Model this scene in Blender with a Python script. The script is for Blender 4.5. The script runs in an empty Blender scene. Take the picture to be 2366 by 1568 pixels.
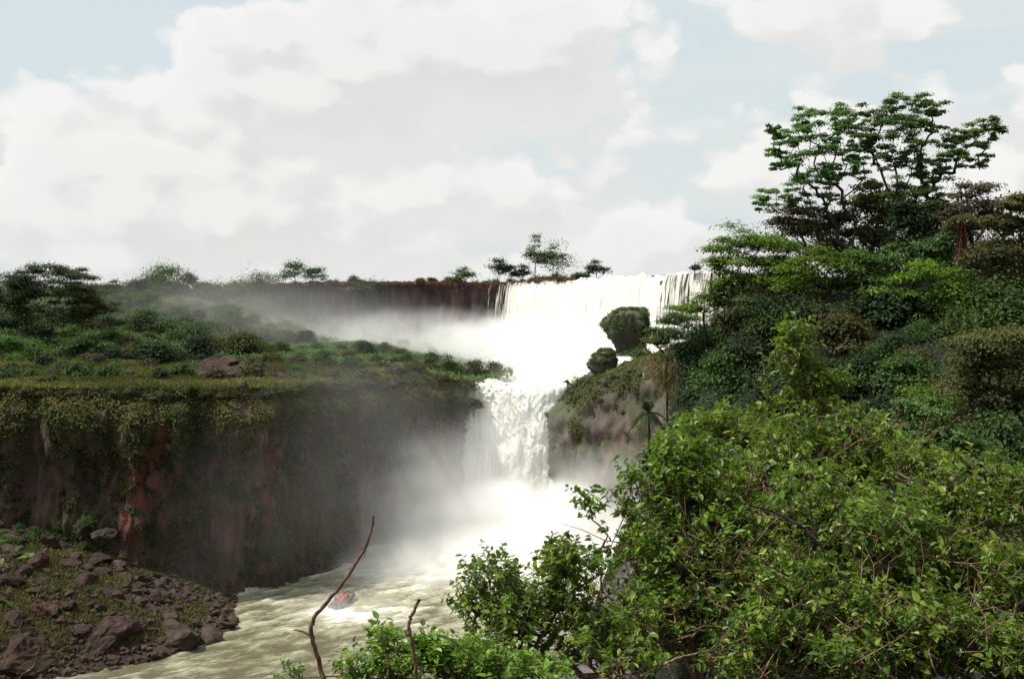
import bpy, math
import numpy as np
from mathutils import Vector, Matrix, Euler

# ------------------------------------------------------------------ scene, camera, sky, sun, exposure
scene = bpy.context.scene
COL = scene.collection
FPX = 2430.0                       # focal length in units of a 2365 px wide frame
CAM_Z = 48.0
HOR = 700.0                        # row of the horizon in that frame
PITCH = math.atan((784.0 - HOR) / FPX)
cam_d = bpy.data.cameras.new("camera")
cam_d.sensor_width = 36.0
cam_d.lens = 36.0 * FPX / 2365.0
cam_d.clip_start = 0.2
cam_d.clip_end = 6000.0
cam = bpy.data.objects.new("camera", cam_d)
cam.location = (0, 0, CAM_Z)
cam.rotation_euler = (math.pi / 2 - PITCH, 0, 0)
COL.objects.link(cam)
scene.camera = cam

SUN_EL, SUN_AZ = math.radians(60.0), math.radians(-98.0)   # azimuth clockwise from +Y
sun_dir = Vector((math.cos(SUN_EL) * math.sin(SUN_AZ), math.cos(SUN_EL) * math.cos(SUN_AZ), math.sin(SUN_EL)))
sun_d = bpy.data.lights.new("sun", "SUN")
sun_d.energy = 4.8
sun_d.angle = math.radians(0.6)
sun_d.color = (1.0, 0.95, 0.87)
sun = bpy.data.objects.new("sun", sun_d)
sun.rotation_euler = sun_dir.to_track_quat('Z', 'Y').to_euler()
sun.location = (0, 0, 300)
COL.objects.link(sun)

scene.view_settings.view_transform = 'Standard'
scene.view_settings.look = 'None'
scene.view_settings.exposure = 0.28
scene.view_settings.gamma = 1.0
scene.view_settings.use_curve_mapping = False
scene.render.engine = 'CYCLES'
cy = scene.cycles
cy.max_bounces = 14
cy.diffuse_bounces = 3
cy.glossy_bounces = 2
cy.transmission_bounces = 3
cy.transparent_max_bounces = 16
cy.volume_bounces = 10
cy.volume_max_steps = 128
cy.use_denoising = True
cy.use_adaptive_sampling = True
cy.adaptive_threshold = 0.015
cy.sample_clamp_indirect = 6.0
cy.caustics_reflective = False
cy.caustics_refractive = False


class NT:
    """Small helper for building node trees."""
    def __init__(self, tree):
        self.t = tree
        tree.nodes.clear()

    def n(self, kind, **kw):
        nd = self.t.nodes.new(kind)
        for k, v in kw.items():
            setattr(nd, k, v)
        return nd

    def put(self, sock, v):
        if isinstance(v, bpy.types.NodeSocket):
            self.t.links.new(v, sock)
        elif v is not None:
            if sock.type == 'RGBA' and len(v) == 3:
                v = (*v, 1.0)
            sock.default_value = v

    def math(self, op, a, b=None, c=None, clamp=False):
        nd = self.n('ShaderNodeMath', operation=op, use_clamp=clamp)
        for i, v in enumerate((a, b, c)):
            if v is not None:
                self.put(nd.inputs[i], v)
        return nd.outputs[0]

    def vmath(self, op, a, b=None):
        nd = self.n('ShaderNodeVectorMath', operation=op)
        self.put(nd.inputs[0], a)
        if b is not None:
            self.put(nd.inputs[3 if op == 'SCALE' else 1], b)
        return nd.outputs[1] if op in ('LENGTH', 'DOT_PRODUCT', 'DISTANCE') else nd.outputs[0]

    def ss(self, v, lo, hi, a=0.0, b=1.0):
        nd = self.n('ShaderNodeMapRange', interpolation_type='SMOOTHSTEP')
        for i, x in enumerate((v, lo, hi, a, b)):
            self.put(nd.inputs[i], x)
        return nd.outputs[0]

    def mix(self, f, a, b):
        nd = self.n('ShaderNodeMix', data_type='RGBA')
        self.put(nd.inputs[0], f)
        self.put(nd.inputs[6], a)
        self.put(nd.inputs[7], b)
        return nd.outputs[2]

    def noise(self, vec, scale, detail=4.0, rough=0.55, dist=0.0):
        nd = self.n('ShaderNodeTexNoise')
        if vec is not None:
            self.put(nd.inputs['Vector'], vec)
        nd.inputs['Scale'].default_value = scale
        nd.inputs['Detail'].default_value = detail
        nd.inputs['Roughness'].default_value = rough
        nd.inputs['Distortion'].default_value = dist
        return nd.outputs['Fac']

    def ramp(self, f, stops):
        nd = self.n('ShaderNodeValToRGB')
        e = nd.color_ramp.elements
        while len(e) < len(stops):
            e.new(0.5)
        for el, (p, c) in zip(e, stops):
            el.position = p
            el.color = (*c, 1.0)
        self.put(nd.inputs[0], f)
        return nd.outputs[0]

    def attr(self, name):
        nd = self.n('ShaderNodeAttribute', attribute_name=name)
        return nd.outputs['Fac']


# ---- sky: physical sky with broken cumulus and a thin high sheet
world = bpy.data.worlds.new("World")
scene.world = world
world.use_nodes = True
world.cycles.sampling_method = 'MANUAL'
world.cycles.sample_map_resolution = 512
w = NT(world.node_tree)
sky = w.n('ShaderNodeTexSky', sky_type='NISHITA', sun_disc=False)
sky.sun_elevation = SUN_EL
sky.sun_rotation = SUN_AZ
sky.air_density = 1.0
sky.dust_density = 2.0
tc = w.n('ShaderNodeTexCoord').outputs['Generated']
stretch = w.vmath('ADD', w.vmath('MULTIPLY', tc, (1.0, 1.0, 1.55)), (0.0, 0.0, 0.35))
warp = w.n('ShaderNodeTexNoise')
w.put(warp.inputs['Vector'], stretch)
warp.inputs['Scale'].default_value = 16.0
warp.inputs['Detail'].default_value = 6.0
warp.inputs['Roughness'].default_value = 0.6
wv = w.vmath('SCALE', w.vmath('SUBTRACT', warp.outputs['Color'], (0.5, 0.5, 0.5)), 0.055)
p0 = w.vmath('ADD', stretch, wv)


def puff(vec):
    """Heaped cloud density: rounded lobes at three sizes over a broad pattern."""
    s = w.noise(vec, 2.1, 3.0, 0.5)
    for sc, wt in ((6.0, -0.16), (14.0, -0.11), (33.0, -0.055)):
        vo = w.n('ShaderNodeTexVoronoi', feature='SMOOTH_F1')
        w.put(vo.inputs['Vector'], vec)
        vo.inputs['Scale'].default_value = sc
        vo.inputs['Smoothness'].default_value = 0.25
        s = w.math('MULTIPLY_ADD', vo.outputs['Distance'], wt, s)
    return s


d0 = puff(p0)
d1 = puff(w.vmath('ADD', p0, (-0.016, -0.01, 0.035)))      # the same field a little nearer the sun
sheet = w.noise(w.vmath('MULTIPLY', tc, (1.0, 1.0, 4.0)), 1.9, 6.0, 0.55)
elev = w.n('ShaderNodeSeparateXYZ')
w.put(elev.inputs[0], tc)
low = w.ss(elev.outputs[2], 0.02, 0.22, 1.0, 0.0)
bias = w.math('MULTIPLY_ADD', low, 0.03, d0)
cover = w.math('MULTIPLY', w.ss(bias, 0.308, 0.348), 0.9)
deep = w.ss(bias, 0.33, 0.46)
veil = w.ss(sheet, 0.42, 0.60, 0.12, 0.95)
lit = w.math('ADD', w.math('MULTIPLY', w.ss(w.math('SUBTRACT', d0, d1), -0.035, 0.045), 0.75), w.math('MULTIPLY', deep, -0.30))
cloud_c = w.ramp(w.math('ADD', lit, 0.28), [(0.0, (7.35, 7.33, 7.17)), (0.45, (8.1, 8.07, 7.9)), (1.0, (9.1, 9.05, 8.8))])
blue_c = w.mix(0.85, sky.outputs[0], (7.1, 8.1, 8.4))
high_c = w.mix(veil, blue_c, (7.85, 7.9, 7.65))
col = w.mix(cover, high_c, cloud_c)
col = w.mix(w.ss(elev.outputs[2], -0.02, 0.09, 0.6, 0.0), col, (8.3, 8.3, 8.05))
bg = w.n('ShaderNodeBackground')
w.put(bg.inputs[0], col)
bg.inputs[1].default_value = 0.084
wo = w.n('ShaderNodeOutputWorld')
w.t.links.new(bg.outputs[0], wo.inputs[0])

# ------------------------------------------------------------------ numeric helpers
RNG = np.random.default_rng(7)
TAB = np.random.default_rng(3).random((64, 64, 64))


def noise3(p):
    p = np.asarray(p, float)
    i = np.floor(p).astype(int)
    f = p - i
    f = f * f * (3 - 2 * f)
    out = 0.0
    for dx in (0, 1):
        wx = f[..., 0] if dx else 1 - f[..., 0]
        for dy in (0, 1):
            wy = f[..., 1] if dy else 1 - f[..., 1]
            for dz in (0, 1):
                wz = f[..., 2] if dz else 1 - f[..., 2]
                out = out + wx * wy * wz * TAB[(i[..., 0] + dx) & 63, (i[..., 1] + dy) & 63, (i[..., 2] + dz) & 63]
    return out * 2 - 1


def fbm(p, octv=4, gain=0.5):
    p = np.asarray(p, float)
    a, s, out = 1.0, 1.0, 0.0
    for k in range(octv):
        out = out + a * noise3(p * s + 17.3 * k)
        a *= gain
        s *= 2.03
    return out


def sstep(x, a, b):
    t = np.clip((np.asarray(x, float) - a) / (b - a), 0, 1)
    return t * t * (3 - 2 * t)


CP, SP = math.cos(PITCH), math.sin(PITCH)


def ray(px, py):
    a, b = (px - 1182.5) / FPX, (784.0 - py) / FPX
    return np.array([a, CP + b * SP, -SP + b * CP])


def at(px, py, Y):
    """World point seen at column px, row py of the photograph when it lies Y metres out."""
    d = ray(px, py)
    return np.array([0, 0, CAM_Z]) + d * (Y / d[1])


def mesh(name, V, F, mat=None, smooth=False, attrs=None, uv=None):
    """V (n,3); F (m,k) uniform polygons, or a list of such arrays."""
    me = bpy.data.meshes.new(name)
    V = np.asarray(V, np.float32)
    Fs = F if isinstance(F, list) else [F]
    Fs = [np.asarray(f, np.int32) for f in Fs if len(f)]
    me.vertices.add(len(V))
    me.vertices.foreach_set('co', V.ravel())
    idx = np.concatenate([f.ravel() for f in Fs])
    tot = np.concatenate([np.full(len(f), f.shape[1], np.int32) for f in Fs])
    start = np.concatenate([[0], np.cumsum(tot)[:-1]]).astype(np.int32)
    me.loops.add(len(idx))
    me.loops.foreach_set('vertex_index', idx)
    me.polygons.add(len(tot))
    me.polygons.foreach_set('loop_start', start)
    me.polygons.foreach_set('loop_total', tot)
    if attrs:
        for k, a in attrs.items():
            at_ = me.attributes.new(k, 'FLOAT', 'POINT')
            at_.data.foreach_set('value', np.asarray(a, np.float32))
    if uv is not None:
        l = me.uv_layers.new(name="UVMap")
        l.data.foreach_set('uv', np.asarray(uv, np.float32)[idx].ravel())
    me.polygons.foreach_set('use_smooth', np.full(len(tot), smooth))
    me.update(calc_edges=True)
    if mat is not None:
        me.materials.append(mat)
    return me


def obj(name, me, parent=None, loc=(0, 0, 0)):
    o = bpy.data.objects.new(name, me)
    o.location = loc
    if parent is not None:
        o.parent = parent
    COL.objects.link(o)
    return o


def thing(name, label, cat, loc=(0, 0, 0), group=None, me=None):
    o = obj(name, me, None, loc)
    o['label'] = label
    o['category'] = cat
    if group:
        o['group'] = group
    return o


def copy_thing(src, loc, rot, scale, label=None, group=None):
    r = src.copy()
    r.location = loc
    r.rotation_euler = (0, 0, rot)
    r.scale = scale
    COL.objects.link(r)
    if label:
        r['label'] = label
    if group:
        r['group'] = group
    for ch in src.children:
        c = ch.copy()
        COL.objects.link(c)
        c.parent = r
    return r


def grid_faces(nu, nv):
    i = np.arange(nu * nv).reshape(nu, nv)
    return np.stack([i[:-1, :-1], i[1:, :-1], i[1:, 1:], i[:-1, 1:]], -1).reshape(-1, 4)


def norm(v):
    v = np.asarray(v, float)
    return v / np.maximum(np.linalg.norm(v, axis=-1, keepdims=True), 1e-9)


def tubes(P0, P1, r0, r1, sides=5):
    """Tapered prisms from P0 to P1, all in one go."""
    P0, P1 = np.asarray(P0, float), np.asarray(P1, float)
    r0, r1 = np.broadcast_to(r0, len(P0)), np.broadcast_to(r1, len(P0))
    d = norm(P1 - P0)
    ref = np.where(np.abs(d[:, 2:3]) > 0.9, [[1.0, 0, 0]], [[0, 0, 1.0]])
    u = norm(np.cross(d, ref))
    v = np.cross(d, u)
    a = np.arange(sides) * 2 * math.pi / sides
    ring = u[:, None] * np.cos(a)[None, :, None] + v[:, None] * np.sin(a)[None, :, None]
    V = np.concatenate([P0[:, None] + ring * r0[:, None, None], P1[:, None] + ring * r1[:, None, None]], 1)
    k = np.arange(sides)
    f = np.stack([k, (k + 1) % sides, (k + 1) % sides + sides, k + sides], -1)
    F = (f[None] + (np.arange(len(P0)) * 2 * sides)[:, None, None]).reshape(-1, 4)
    return V.reshape(-1, 3), F


def polytube(pts, radii, sides=7):
    """One continuous bent, tapered tube."""
    pts = np.asarray(pts, float)
    t = norm(np.gradient(pts, axis=0))
    ref = np.array([0.31, 0.92, 0.2])
    u = norm(np.cross(t, ref))
    v = np.cross(t, u)
    a = np.arange(sides) * 2 * math.pi / sides
    V = pts[:, None] + (u[:, None] * np.cos(a)[None, :, None] + v[:, None] * np.sin(a)[None, :, None]) * np.asarray(radii)[:, None, None]
    n = len(pts)
    i = np.arange(n * sides).reshape(n, sides)
    F = np.stack([i[:-1], np.roll(i, -1, 1)[:-1], np.roll(i, -1, 1)[1:], i[1:]], -1).reshape(-1, 4)
    return V.reshape(-1, 3), F


def merge(parts):
    Vs, Fs, o = [], [], 0
    for V, F in parts:
        Vs.append(V)
        Fs.append(F + o)
        o += len(V)
    return np.concatenate(Vs), np.concatenate(Fs)


def leaf_quads(P, U, N, L, W, fold=0.12):
    """Diamond leaves: base P, direction U, face normal N, length L, width W."""
    U = norm(U)
    S = norm(np.cross(N, U))
    N = np.cross(U, S)
    L, W = np.asarray(L)[:, None], np.asarray(W)[:, None]
    m = P + U * L * 0.45 + N * L * fold
    V = np.stack([P, m + S * W * 0.5, P + U * L, m - S * W * 0.5], 1).reshape(-1, 3)
    F = np.arange(len(P) * 4).reshape(-1, 4)
    return V, F


def leaf_full(P, U, N, L, W, fold=0.16):
    """Pointed oval leaves folded along the midrib: two quads each."""
    U = norm(U)
    S = norm(np.cross(N, U))
    N = np.cross(U, S)
    L, W = np.asarray(L)[:, None], np.asarray(W)[:, None]
    pts = []
    for t, s, h in ((0, 0, 0), (0.28, 0.5, 1), (0.68, 0.40, 1), (1.0, 0, -0.6), (0.68, -0.40, 1), (0.28, -0.5, 1)):
        pts.append(P + U * L * t + S * W * s + N * W * fold * h)
    V = np.stack(pts, 1).reshape(-1, 3)
    b = (np.arange(len(P)) * 6)[:, None]
    return V, np.concatenate([b + [[0, 1, 2, 3]], b + [[0, 3, 4, 5]]])


def rand_dirs(rng, n):
    return norm(rng.normal(size=(n, 3)))


# ------------------------------------------------------------------ materials
def new_mat(name):
    m = bpy.data.materials.new(name)
    m.use_nodes = True
    return m, NT(m.node_tree)


def out_surface(t, sh):
    o = t.n('ShaderNodeOutputMaterial')
    t.t.links.new(sh, o.inputs['Surface'])


def leaf_mat(name, dark, mid, light, trans=0.28, rough=0.6, spec=0.18):
    m, t = new_mat(name)
    tint = t.attr('tint')
    rnd = t.n('ShaderNodeObjectInfo').outputs['Random']
    c = t.ramp(tint, [(0.05, dark), (0.5, mid), (0.95, light)])
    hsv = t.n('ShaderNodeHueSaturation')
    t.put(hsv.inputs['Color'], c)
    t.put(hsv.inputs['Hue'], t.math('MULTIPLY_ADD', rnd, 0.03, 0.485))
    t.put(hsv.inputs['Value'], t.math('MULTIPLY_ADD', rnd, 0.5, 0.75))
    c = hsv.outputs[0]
    p = t.n('ShaderNodeBsdfPrincipled')
    t.put(p.inputs['Base Color'], c)
    p.inputs['Roughness'].default_value = rough
    p.inputs['Specular IOR Level'].default_value = spec
    tr = t.n('ShaderNodeBsdfTranslucent')
    t.put(tr.inputs['Color'], t.mix(0.5, c, (mid[0] * 1.9, mid[1] * 1.7, mid[2] * 0.7)))
    mx = t.n('ShaderNodeMixShader')
    mx.inputs[0].default_value = trans
    t.t.links.new(p.outputs[0], mx.inputs[1])
    t.t.links.new(tr.outputs[0], mx.inputs[2])
    out_surface(t, mx.outputs[0])
    return m


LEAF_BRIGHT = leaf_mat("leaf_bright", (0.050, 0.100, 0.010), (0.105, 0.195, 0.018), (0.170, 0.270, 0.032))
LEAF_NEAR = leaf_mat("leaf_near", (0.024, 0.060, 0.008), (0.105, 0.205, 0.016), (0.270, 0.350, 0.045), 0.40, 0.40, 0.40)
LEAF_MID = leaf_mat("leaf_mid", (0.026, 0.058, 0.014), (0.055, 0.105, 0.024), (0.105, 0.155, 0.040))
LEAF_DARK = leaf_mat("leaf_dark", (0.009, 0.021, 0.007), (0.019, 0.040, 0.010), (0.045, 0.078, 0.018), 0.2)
LEAF_OLIVE = leaf_mat("leaf_olive", (0.035, 0.042, 0.014), (0.070, 0.078, 0.022), (0.120, 0.115, 0.035))
LEAF_TALL = leaf_mat("leaf_tall", (0.038, 0.100, 0.026), (0.085, 0.185, 0.040), (0.145, 0.250, 0.060), 0.35, 0.6, 0.2)
LEAF_BROWN = leaf_mat("leaf_brown", (0.030, 0.026, 0.016), (0.062, 0.056, 0.030), (0.115, 0.100, 0.054), 0.15)
LEAF_DRY = leaf_mat("leaf_dry", (0.075, 0.070, 0.030), (0.150, 0.130, 0.058), (0.26, 0.21, 0.10), 0.2)
LEAF_RUST = leaf_mat("leaf_rust", (0.05, 0.016, 0.010), (0.095, 0.028, 0.016), (0.14, 0.05, 0.03), 0.15)
LEAF_CREEP = leaf_mat("leaf_creeper", (0.022, 0.042, 0.014), (0.070, 0.092, 0.026), (0.170, 0.150, 0.050))
GRASS = leaf_mat("grass_blades", (0.045, 0.055, 0.016), (0.100, 0.112, 0.028), (0.190, 0.175, 0.055))
GRASS_DULL = leaf_mat("grass_dull", (0.050, 0.058, 0.022), (0.095, 0.098, 0.034), (0.150, 0.130, 0.050))
REDVEG = leaf_mat("leaf_red", (0.080, 0.048, 0.034), (0.160, 0.085, 0.060), (0.230, 0.130, 0.085), 0.2)


def bark_mat(name, a, b, scale=14):
    m, t = new_mat(name)
    pos = t.n('ShaderNodeTexCoord').outputs['Object']
    n = t.noise(t.vmath('MULTIPLY', pos, (1, 1, 0.4)), scale, 5, 0.6)
    p = t.n('ShaderNodeBsdfPrincipled')
    t.put(p.inputs['Base Color'], t.mix(t.ss(n, 0.35, 0.65), a, b))
    p.inputs['Roughness'].default_value = 0.85
    p.inputs['Specular IOR Level'].default_value = 0.2
    out_surface(t, p.outputs[0])
    return m


BARK_DARK = bark_mat("bark_dark", (0.022, 0.016, 0.013), (0.060, 0.046, 0.038), 6)
BARK_TAN = bark_mat("bark_tan", (0.075, 0.046, 0.028), (0.24, 0.165, 0.105), 22)
BARK_RED = bark_mat("bark_red", (0.060, 0.026, 0.018), (0.19, 0.10, 0.065), 40)


def rock_mat(name, base, pale, rust, rust_amt=0.5, streak=0.25, scale=0.5, green=None, green_amt=0.0, bump=0.5, rust_lo=0.54):
    m, t = new_mat(name)
    pos = t.n('ShaderNodeNewGeometry').outputs['Position']
    sp = t.vmath('MULTIPLY', pos, (1, 1, streak))
    n1 = t.noise(sp, scale, 6, 0.62)
    n2 = t.noise(sp, scale * 0.35, 4, 0.6, 0.4)
    n3 = t.noise(pos, scale * 7, 5, 0.65)
    c = t.mix(t.ss(n1, 0.38, 0.68), base, pale)
    c = t.mix(t.math('MULTIPLY', t.ss(n2, rust_lo, rust_lo + 0.12), rust_amt), c, rust)
    if green:
        n4 = t.noise(pos, scale * 0.6, 5, 0.65)
        c = t.mix(t.math('MULTIPLY', t.ss(n4, 0.42, 0.60), green_amt), c, green)
    c = t.mix(t.ss(n3, 0.3, 0.7, 0.0, 0.45), c, t.vmath('SCALE', c, 0.45))
    p = t.n('ShaderNodeBsdfPrincipled')
    t.put(p.inputs['Base Color'], c)
    p.inputs['Roughness'].default_value = 0.8
    p.inputs['Specular IOR Level'].default_value = 0.25
    b = t.n('ShaderNodeBump')
    b.inputs['Strength'].default_value = bump
    b.inputs['Distance'].default_value = 0.5
    t.put(b.inputs['Height'], t.math('ADD', n3, n1))
    t.t.links.new(b.outputs[0], p.inputs['Normal'])
    out_surface(t, p.outputs[0])
    return m


CLIFF = rock_mat("cliff_rock", (0.085, 0.046, 0.047), (0.195, 0.112, 0.100), (0.27, 0.068, 0.040), 0.8, 0.16, 0.42, (0.062, 0.072, 0.028), 0.75, 1.0, 0.55)
CLIFF_WET = rock_mat("cliff_wet", (0.060, 0.044, 0.046), (0.130, 0.092, 0.090), (0.15, 0.07, 0.055), 0.4, 0.25, 0.4)
BLUFF = rock_mat("bluff_rock", (0.070, 0.056, 0.050), (0.15, 0.125, 0.105), (0.15, 0.10, 0.07), 0.4, 0.3, 0.35, (0.075, 0.092, 0.040), 0.85)
BOULDER = rock_mat("boulder_rock", (0.042, 0.023, 0.022), (0.110, 0.058, 0.053), (0.16, 0.065, 0.046), 0.5, 0.7, 0.7, (0.040, 0.044, 0.016), 0.5, 0.9)
BOULDER_PALE = rock_mat("boulder_pale", (0.060, 0.042, 0.037), (0.135, 0.092, 0.076), (0.15, 0.08, 0.055), 0.4, 0.7, 0.8, (0.060, 0.062, 0.022), 0.4, 0.9)
GREYROCK = rock_mat("grey_rock", (0.10, 0.085, 0.085), (0.24, 0.20, 0.20), (0.16, 0.12, 0.11), 0.4, 0.6, 1.6)
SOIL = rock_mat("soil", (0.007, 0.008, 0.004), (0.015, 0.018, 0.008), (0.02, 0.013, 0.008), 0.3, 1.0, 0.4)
TURF = rock_mat("turf", (0.060, 0.068, 0.022), (0.120, 0.125, 0.036), (0.11, 0.075, 0.035), 0.35, 1.0, 0.25)
UNDER = rock_mat("undergrowth_soil", (0.025, 0.036, 0.014), (0.050, 0.070, 0.024), (0.06, 0.045, 0.028), 0.3, 1.0, 0.2)


def foam_mat(name, masked):
    m, t = new_mat(name)
    uv = t.n('ShaderNodeUVMap').outputs[0]
    n1 = t.noise(t.vmath('MULTIPLY', uv, (1.3, 0.10, 1)), 1.0, 7, 0.65, 0.3)
    n2 = t.noise(t.vmath('MULTIPLY', uv, (0.22, 0.035, 1)), 1.0, 3, 0.55)
    silt = t.math('ADD', t.math('MULTIPLY', t.ss(n1, 0.42, 0.66), 0.50), t.attr('silt'), clamp=True)
    c = t.mix(silt, (0.72, 0.73, 0.69) if masked else (0.84, 0.84, 0.81), (0.43, 0.40, 0.25))
    d = t.n('ShaderNodeBsdfPrincipled')
    t.put(d.inputs['Base Color'], c)
    d.inputs['Roughness'].default_value = 0.6
    d.inputs['Specular IOR Level'].default_value = 0.2
    if masked:
        a = t.math('ADD', t.attr('cover'), t.math('MULTIPLY_ADD', n1, 2.6, t.math('MULTIPLY_ADD', n2, 1.2, -1.90)))
        alpha = t.ss(a, 0.30, 0.80)
        tr = t.n('ShaderNodeBsdfTransparent')
        mx = t.n('ShaderNodeMixShader')
        t.put(mx.inputs[0], alpha)
        t.t.links.new(tr.outputs[0], mx.inputs[1])
        t.t.links.new(d.outputs[0], mx.inputs[2])
        out_surface(t, mx.outputs[0])
    else:
        out_surface(t, d.outputs[0])
    return m


FALL_M = foam_mat("falling_water", True)
FOAM_M = foam_mat("white_water", False)


def river_mat():
    m, t = new_mat("river_water")
    pos = t.n('ShaderNodeNewGeometry').outputs['Position']
    rot = t.n('ShaderNodeVectorRotate', rotation_type='Z_AXIS')
    t.put(rot.inputs['Vector'], pos)
    rot.inputs['Angle'].default_value = math.radians(-38)
    q = t.vmath('MULTIPLY', rot.outputs[0], (0.35, 1.0, 1))
    n1 = t.noise(q, 0.8, 8, 0.72, 0.8)
    n2 = t.noise(q, 2.6, 6, 0.75)
    f = t.math('ADD', t.attr('foam'), t.math('MULTIPLY_ADD', n1, 0.95, t.math('MULTIPLY_ADD', n2, 0.70, -0.80)))
    foam = t.ss(f, 0.42, 0.80)
    silt = t.ss(f, 0.0, 0.55)
    c = t.mix(silt, (0.115, 0.104, 0.060), (0.40, 0.39, 0.28))
    c = t.mix(foam, c, (0.86, 0.85, 0.78))
    p = t.n('ShaderNodeBsdfPrincipled')
    t.put(p.inputs['Base Color'], c)
    t.put(p.inputs['Roughness'], t.math('MULTIPLY_ADD', foam, 0.45, 0.22))
    p.inputs['IOR'].default_value = 1.33
    t.put(p.inputs['Specular IOR Level'], t.math('MULTIPLY_ADD', foam, -0.3, 0.45))
    b = t.n('ShaderNodeBump')
    b.inputs['Strength'].default_value = 0.5
    b.inputs['Distance'].default_value = 0.6
    t.put(b.inputs['Height'], t.math('ADD', n1, n2))
    t.t.links.new(b.outputs[0], p.inputs['Normal'])
    out_surface(t, p.outputs[0])
    return m


RIVER_M = river_mat()


def plain_mat(name, c, rough=0.5, spec=0.3):
    m, t = new_mat(name)
    n = t.noise(t.n('ShaderNodeTexCoord').outputs['Object'], 9.0, 3)
    p = t.n('ShaderNodeBsdfPrincipled')
    t.put(p.inputs['Base Color'], t.mix(t.ss(n, 0.3, 0.7), tuple(x * 0.85 for x in c), c))
    p.inputs['Roughness'].default_value = rough
    p.inputs['Specular IOR Level'].default_value = spec
    out_surface(t, p.outputs[0])
    return m


# ------------------------------------------------------------------ land forms
def Yc(X):
    """Edge line of the lower plateau (the cliff) as Y over X."""
    return np.interp(X, [-260, -130, -84, -62, -46, -37, -25, -15.5, -12, -8, -3, 1, 3], [158, 166, 171, 169, 173, 186, 211, 231, 241, 256, 280, 310, 340])


def Zrim(X):
    return np.interp(X, [-130, -84, -46, -22, -8, 3], [35.5, 34.6, 34.0, 32.2, 30.0, 31.5])


def plateau_z(X, Y):
    X, Y = np.asarray(X, float), np.asarray(Y, float)
    s = sstep(-X, 52, 112)
    z = Zrim(X) + s * 16.5 * sstep(Y, 226, 385) + 0.8 * sstep(Y - Yc(X), 0, 30)
    n = fbm(np.stack([X / 22, Y / 22, np.full_like(X, 0.3)], -1), 4)
    return z + n * (0.5 + 1.1 * sstep(Y, 225, 300))


HX = [-30, -14, -3, 2, 7, 14, 18, 25, 38, 52, 78]
HY = [-30, 0, 12, 20, 30, 60, 100, 150, 190, 215, 240]


def hill_z(X, Y):
    X, Y = np.asarray(X, float), np.asarray(Y, float)
    nz = fbm(np.stack([X / 14, Y / 14, np.full_like(X, 5.1)], -1), 3)
    d = X - np.interp(Y, HY, HX) + nz * 2.0
    z0 = np.interp(Y, [0, 15, 30, 60, 80, 100, 135, 200], [36, 35, 33, 31, 33, 35, 37, 38])
    R = np.interp(Y, [0, 30, 60, 80, 100, 135, 200], [14, 10, 7, 9, 13, 17, 14])
    z = np.where(d < 0, z0 + d * 2.6, z0 + R * (1 - np.exp(-np.maximum(d, 0) / 12)))
    return np.maximum(z, -2.0) + nz * 0.5


def hit(zf, px, py, y0, y1, step=0.5):
    """First point where the line of sight through (px, py) meets a land form."""
    d = ray(px, py)
    Y = np.arange(y0, y1, step)
    P = np.array([0, 0, CAM_Z])[None] + d[None] * (Y / d[1])[:, None]
    below = P[:, 2] < zf(P[:, 0], P[:, 1])
    k = np.argmax(below)
    return P[k] if below[k] else None


def structure(name, me, label=None):
    o = obj(name, me)
    o['kind'] = 'structure'
    if label:
        o['label'] = label
    return o


def stuff(name, me, parent=None, label=None, cat=None):
    o = obj(name, me, parent)
    o['kind'] = 'stuff'
    if label:
        o['label'] = label
    return o


# ---- river
def build_river():
    xs = np.arange(-84, 56, 0.34)
    ys = np.arange(120, 258, 0.34)
    X, Y = np.meshgrid(xs, ys, indexing='ij')
    a = math.radians(-38)
    u = X * math.cos(a) - Y * math.sin(a)
    v = X * math.sin(a) + Y * math.cos(a)
    q = np.stack([u / 3.6, v / 1.7, np.zeros_like(X)], -1)
    wv = 0.55 * fbm(q, 5, 0.55) + 0.9 * (0.28 - np.abs(noise3(q * 1.3 + 5.5))) + 0.4 * (0.28 - np.abs(noise3(q * 2.9 + 1.5)))
    rough = np.exp(-np.hypot(X - 2, (Y - 228)) / 58)
    cl = np.exp(-np.abs(Y - Yc(X)) / 3.0) * (X > -48) * (X < -5)
    boatd = np.hypot((X + 26.0) / 6.0, (Y - 161.0) / 4.5)
    Z = wv * (0.16 + 0.50 * rough) + 0.5 * cl * noise3(q * 3)
    foam = -0.16 + 1.42 * rough + 0.34 * wv + 0.42 * cl + 0.55 * np.exp(-boatd ** 2)
    V = np.stack([X, Y, Z], -1).reshape(-1, 3)
    me = mesh("river", V, grid_faces(len(xs), len(ys)), RIVER_M, True, {'foam': foam.ravel()})
    structure("river", me, "silty olive river streaked with foam in the gorge")
    # calm reach further off and behind, 4 mm lower
    V = np.array([[-420, -160, -1.2], [420, -160, -1.2], [420, 420, -1.2], [-420, 420, -1.2]])
    me = mesh("river_bed", V, np.array([[0, 1, 2, 3]]), SOIL)
    structure("river_bed", me)


build_river()


# ---- lower plateau with its cliff
def build_plateau():
    xs = np.concatenate([np.arange(-260, -110, 3.0), np.arange(-110, 3.1, 1.0)])
    vs = np.linspace(0, 1, 160) ** 1.2
    X = np.repeat(xs[:, None], len(vs), 1)
    y0 = Yc(xs)[:, None] + 1.6
    Y = y0 + (398 - y0) * vs[None]
    Z = plateau_z(X, Y)
    me = mesh("plateau_ground", np.stack([X, Y, Z], -1).reshape(-1, 3), grid_faces(len(xs), len(vs)), UNDER, True)
    structure("plateau_ground", me, "flat grassy shelf above the lower cliff")


build_plateau()


def cliff_points():
    xs = np.interp(np.arange(0, 1, 0.0014), [0, 0.25, 0.5, 0.85, 1.0], [-135, -86, -46, -11.5, 1.5])
    return np.stack([xs, Yc(xs)], -1)


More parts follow.
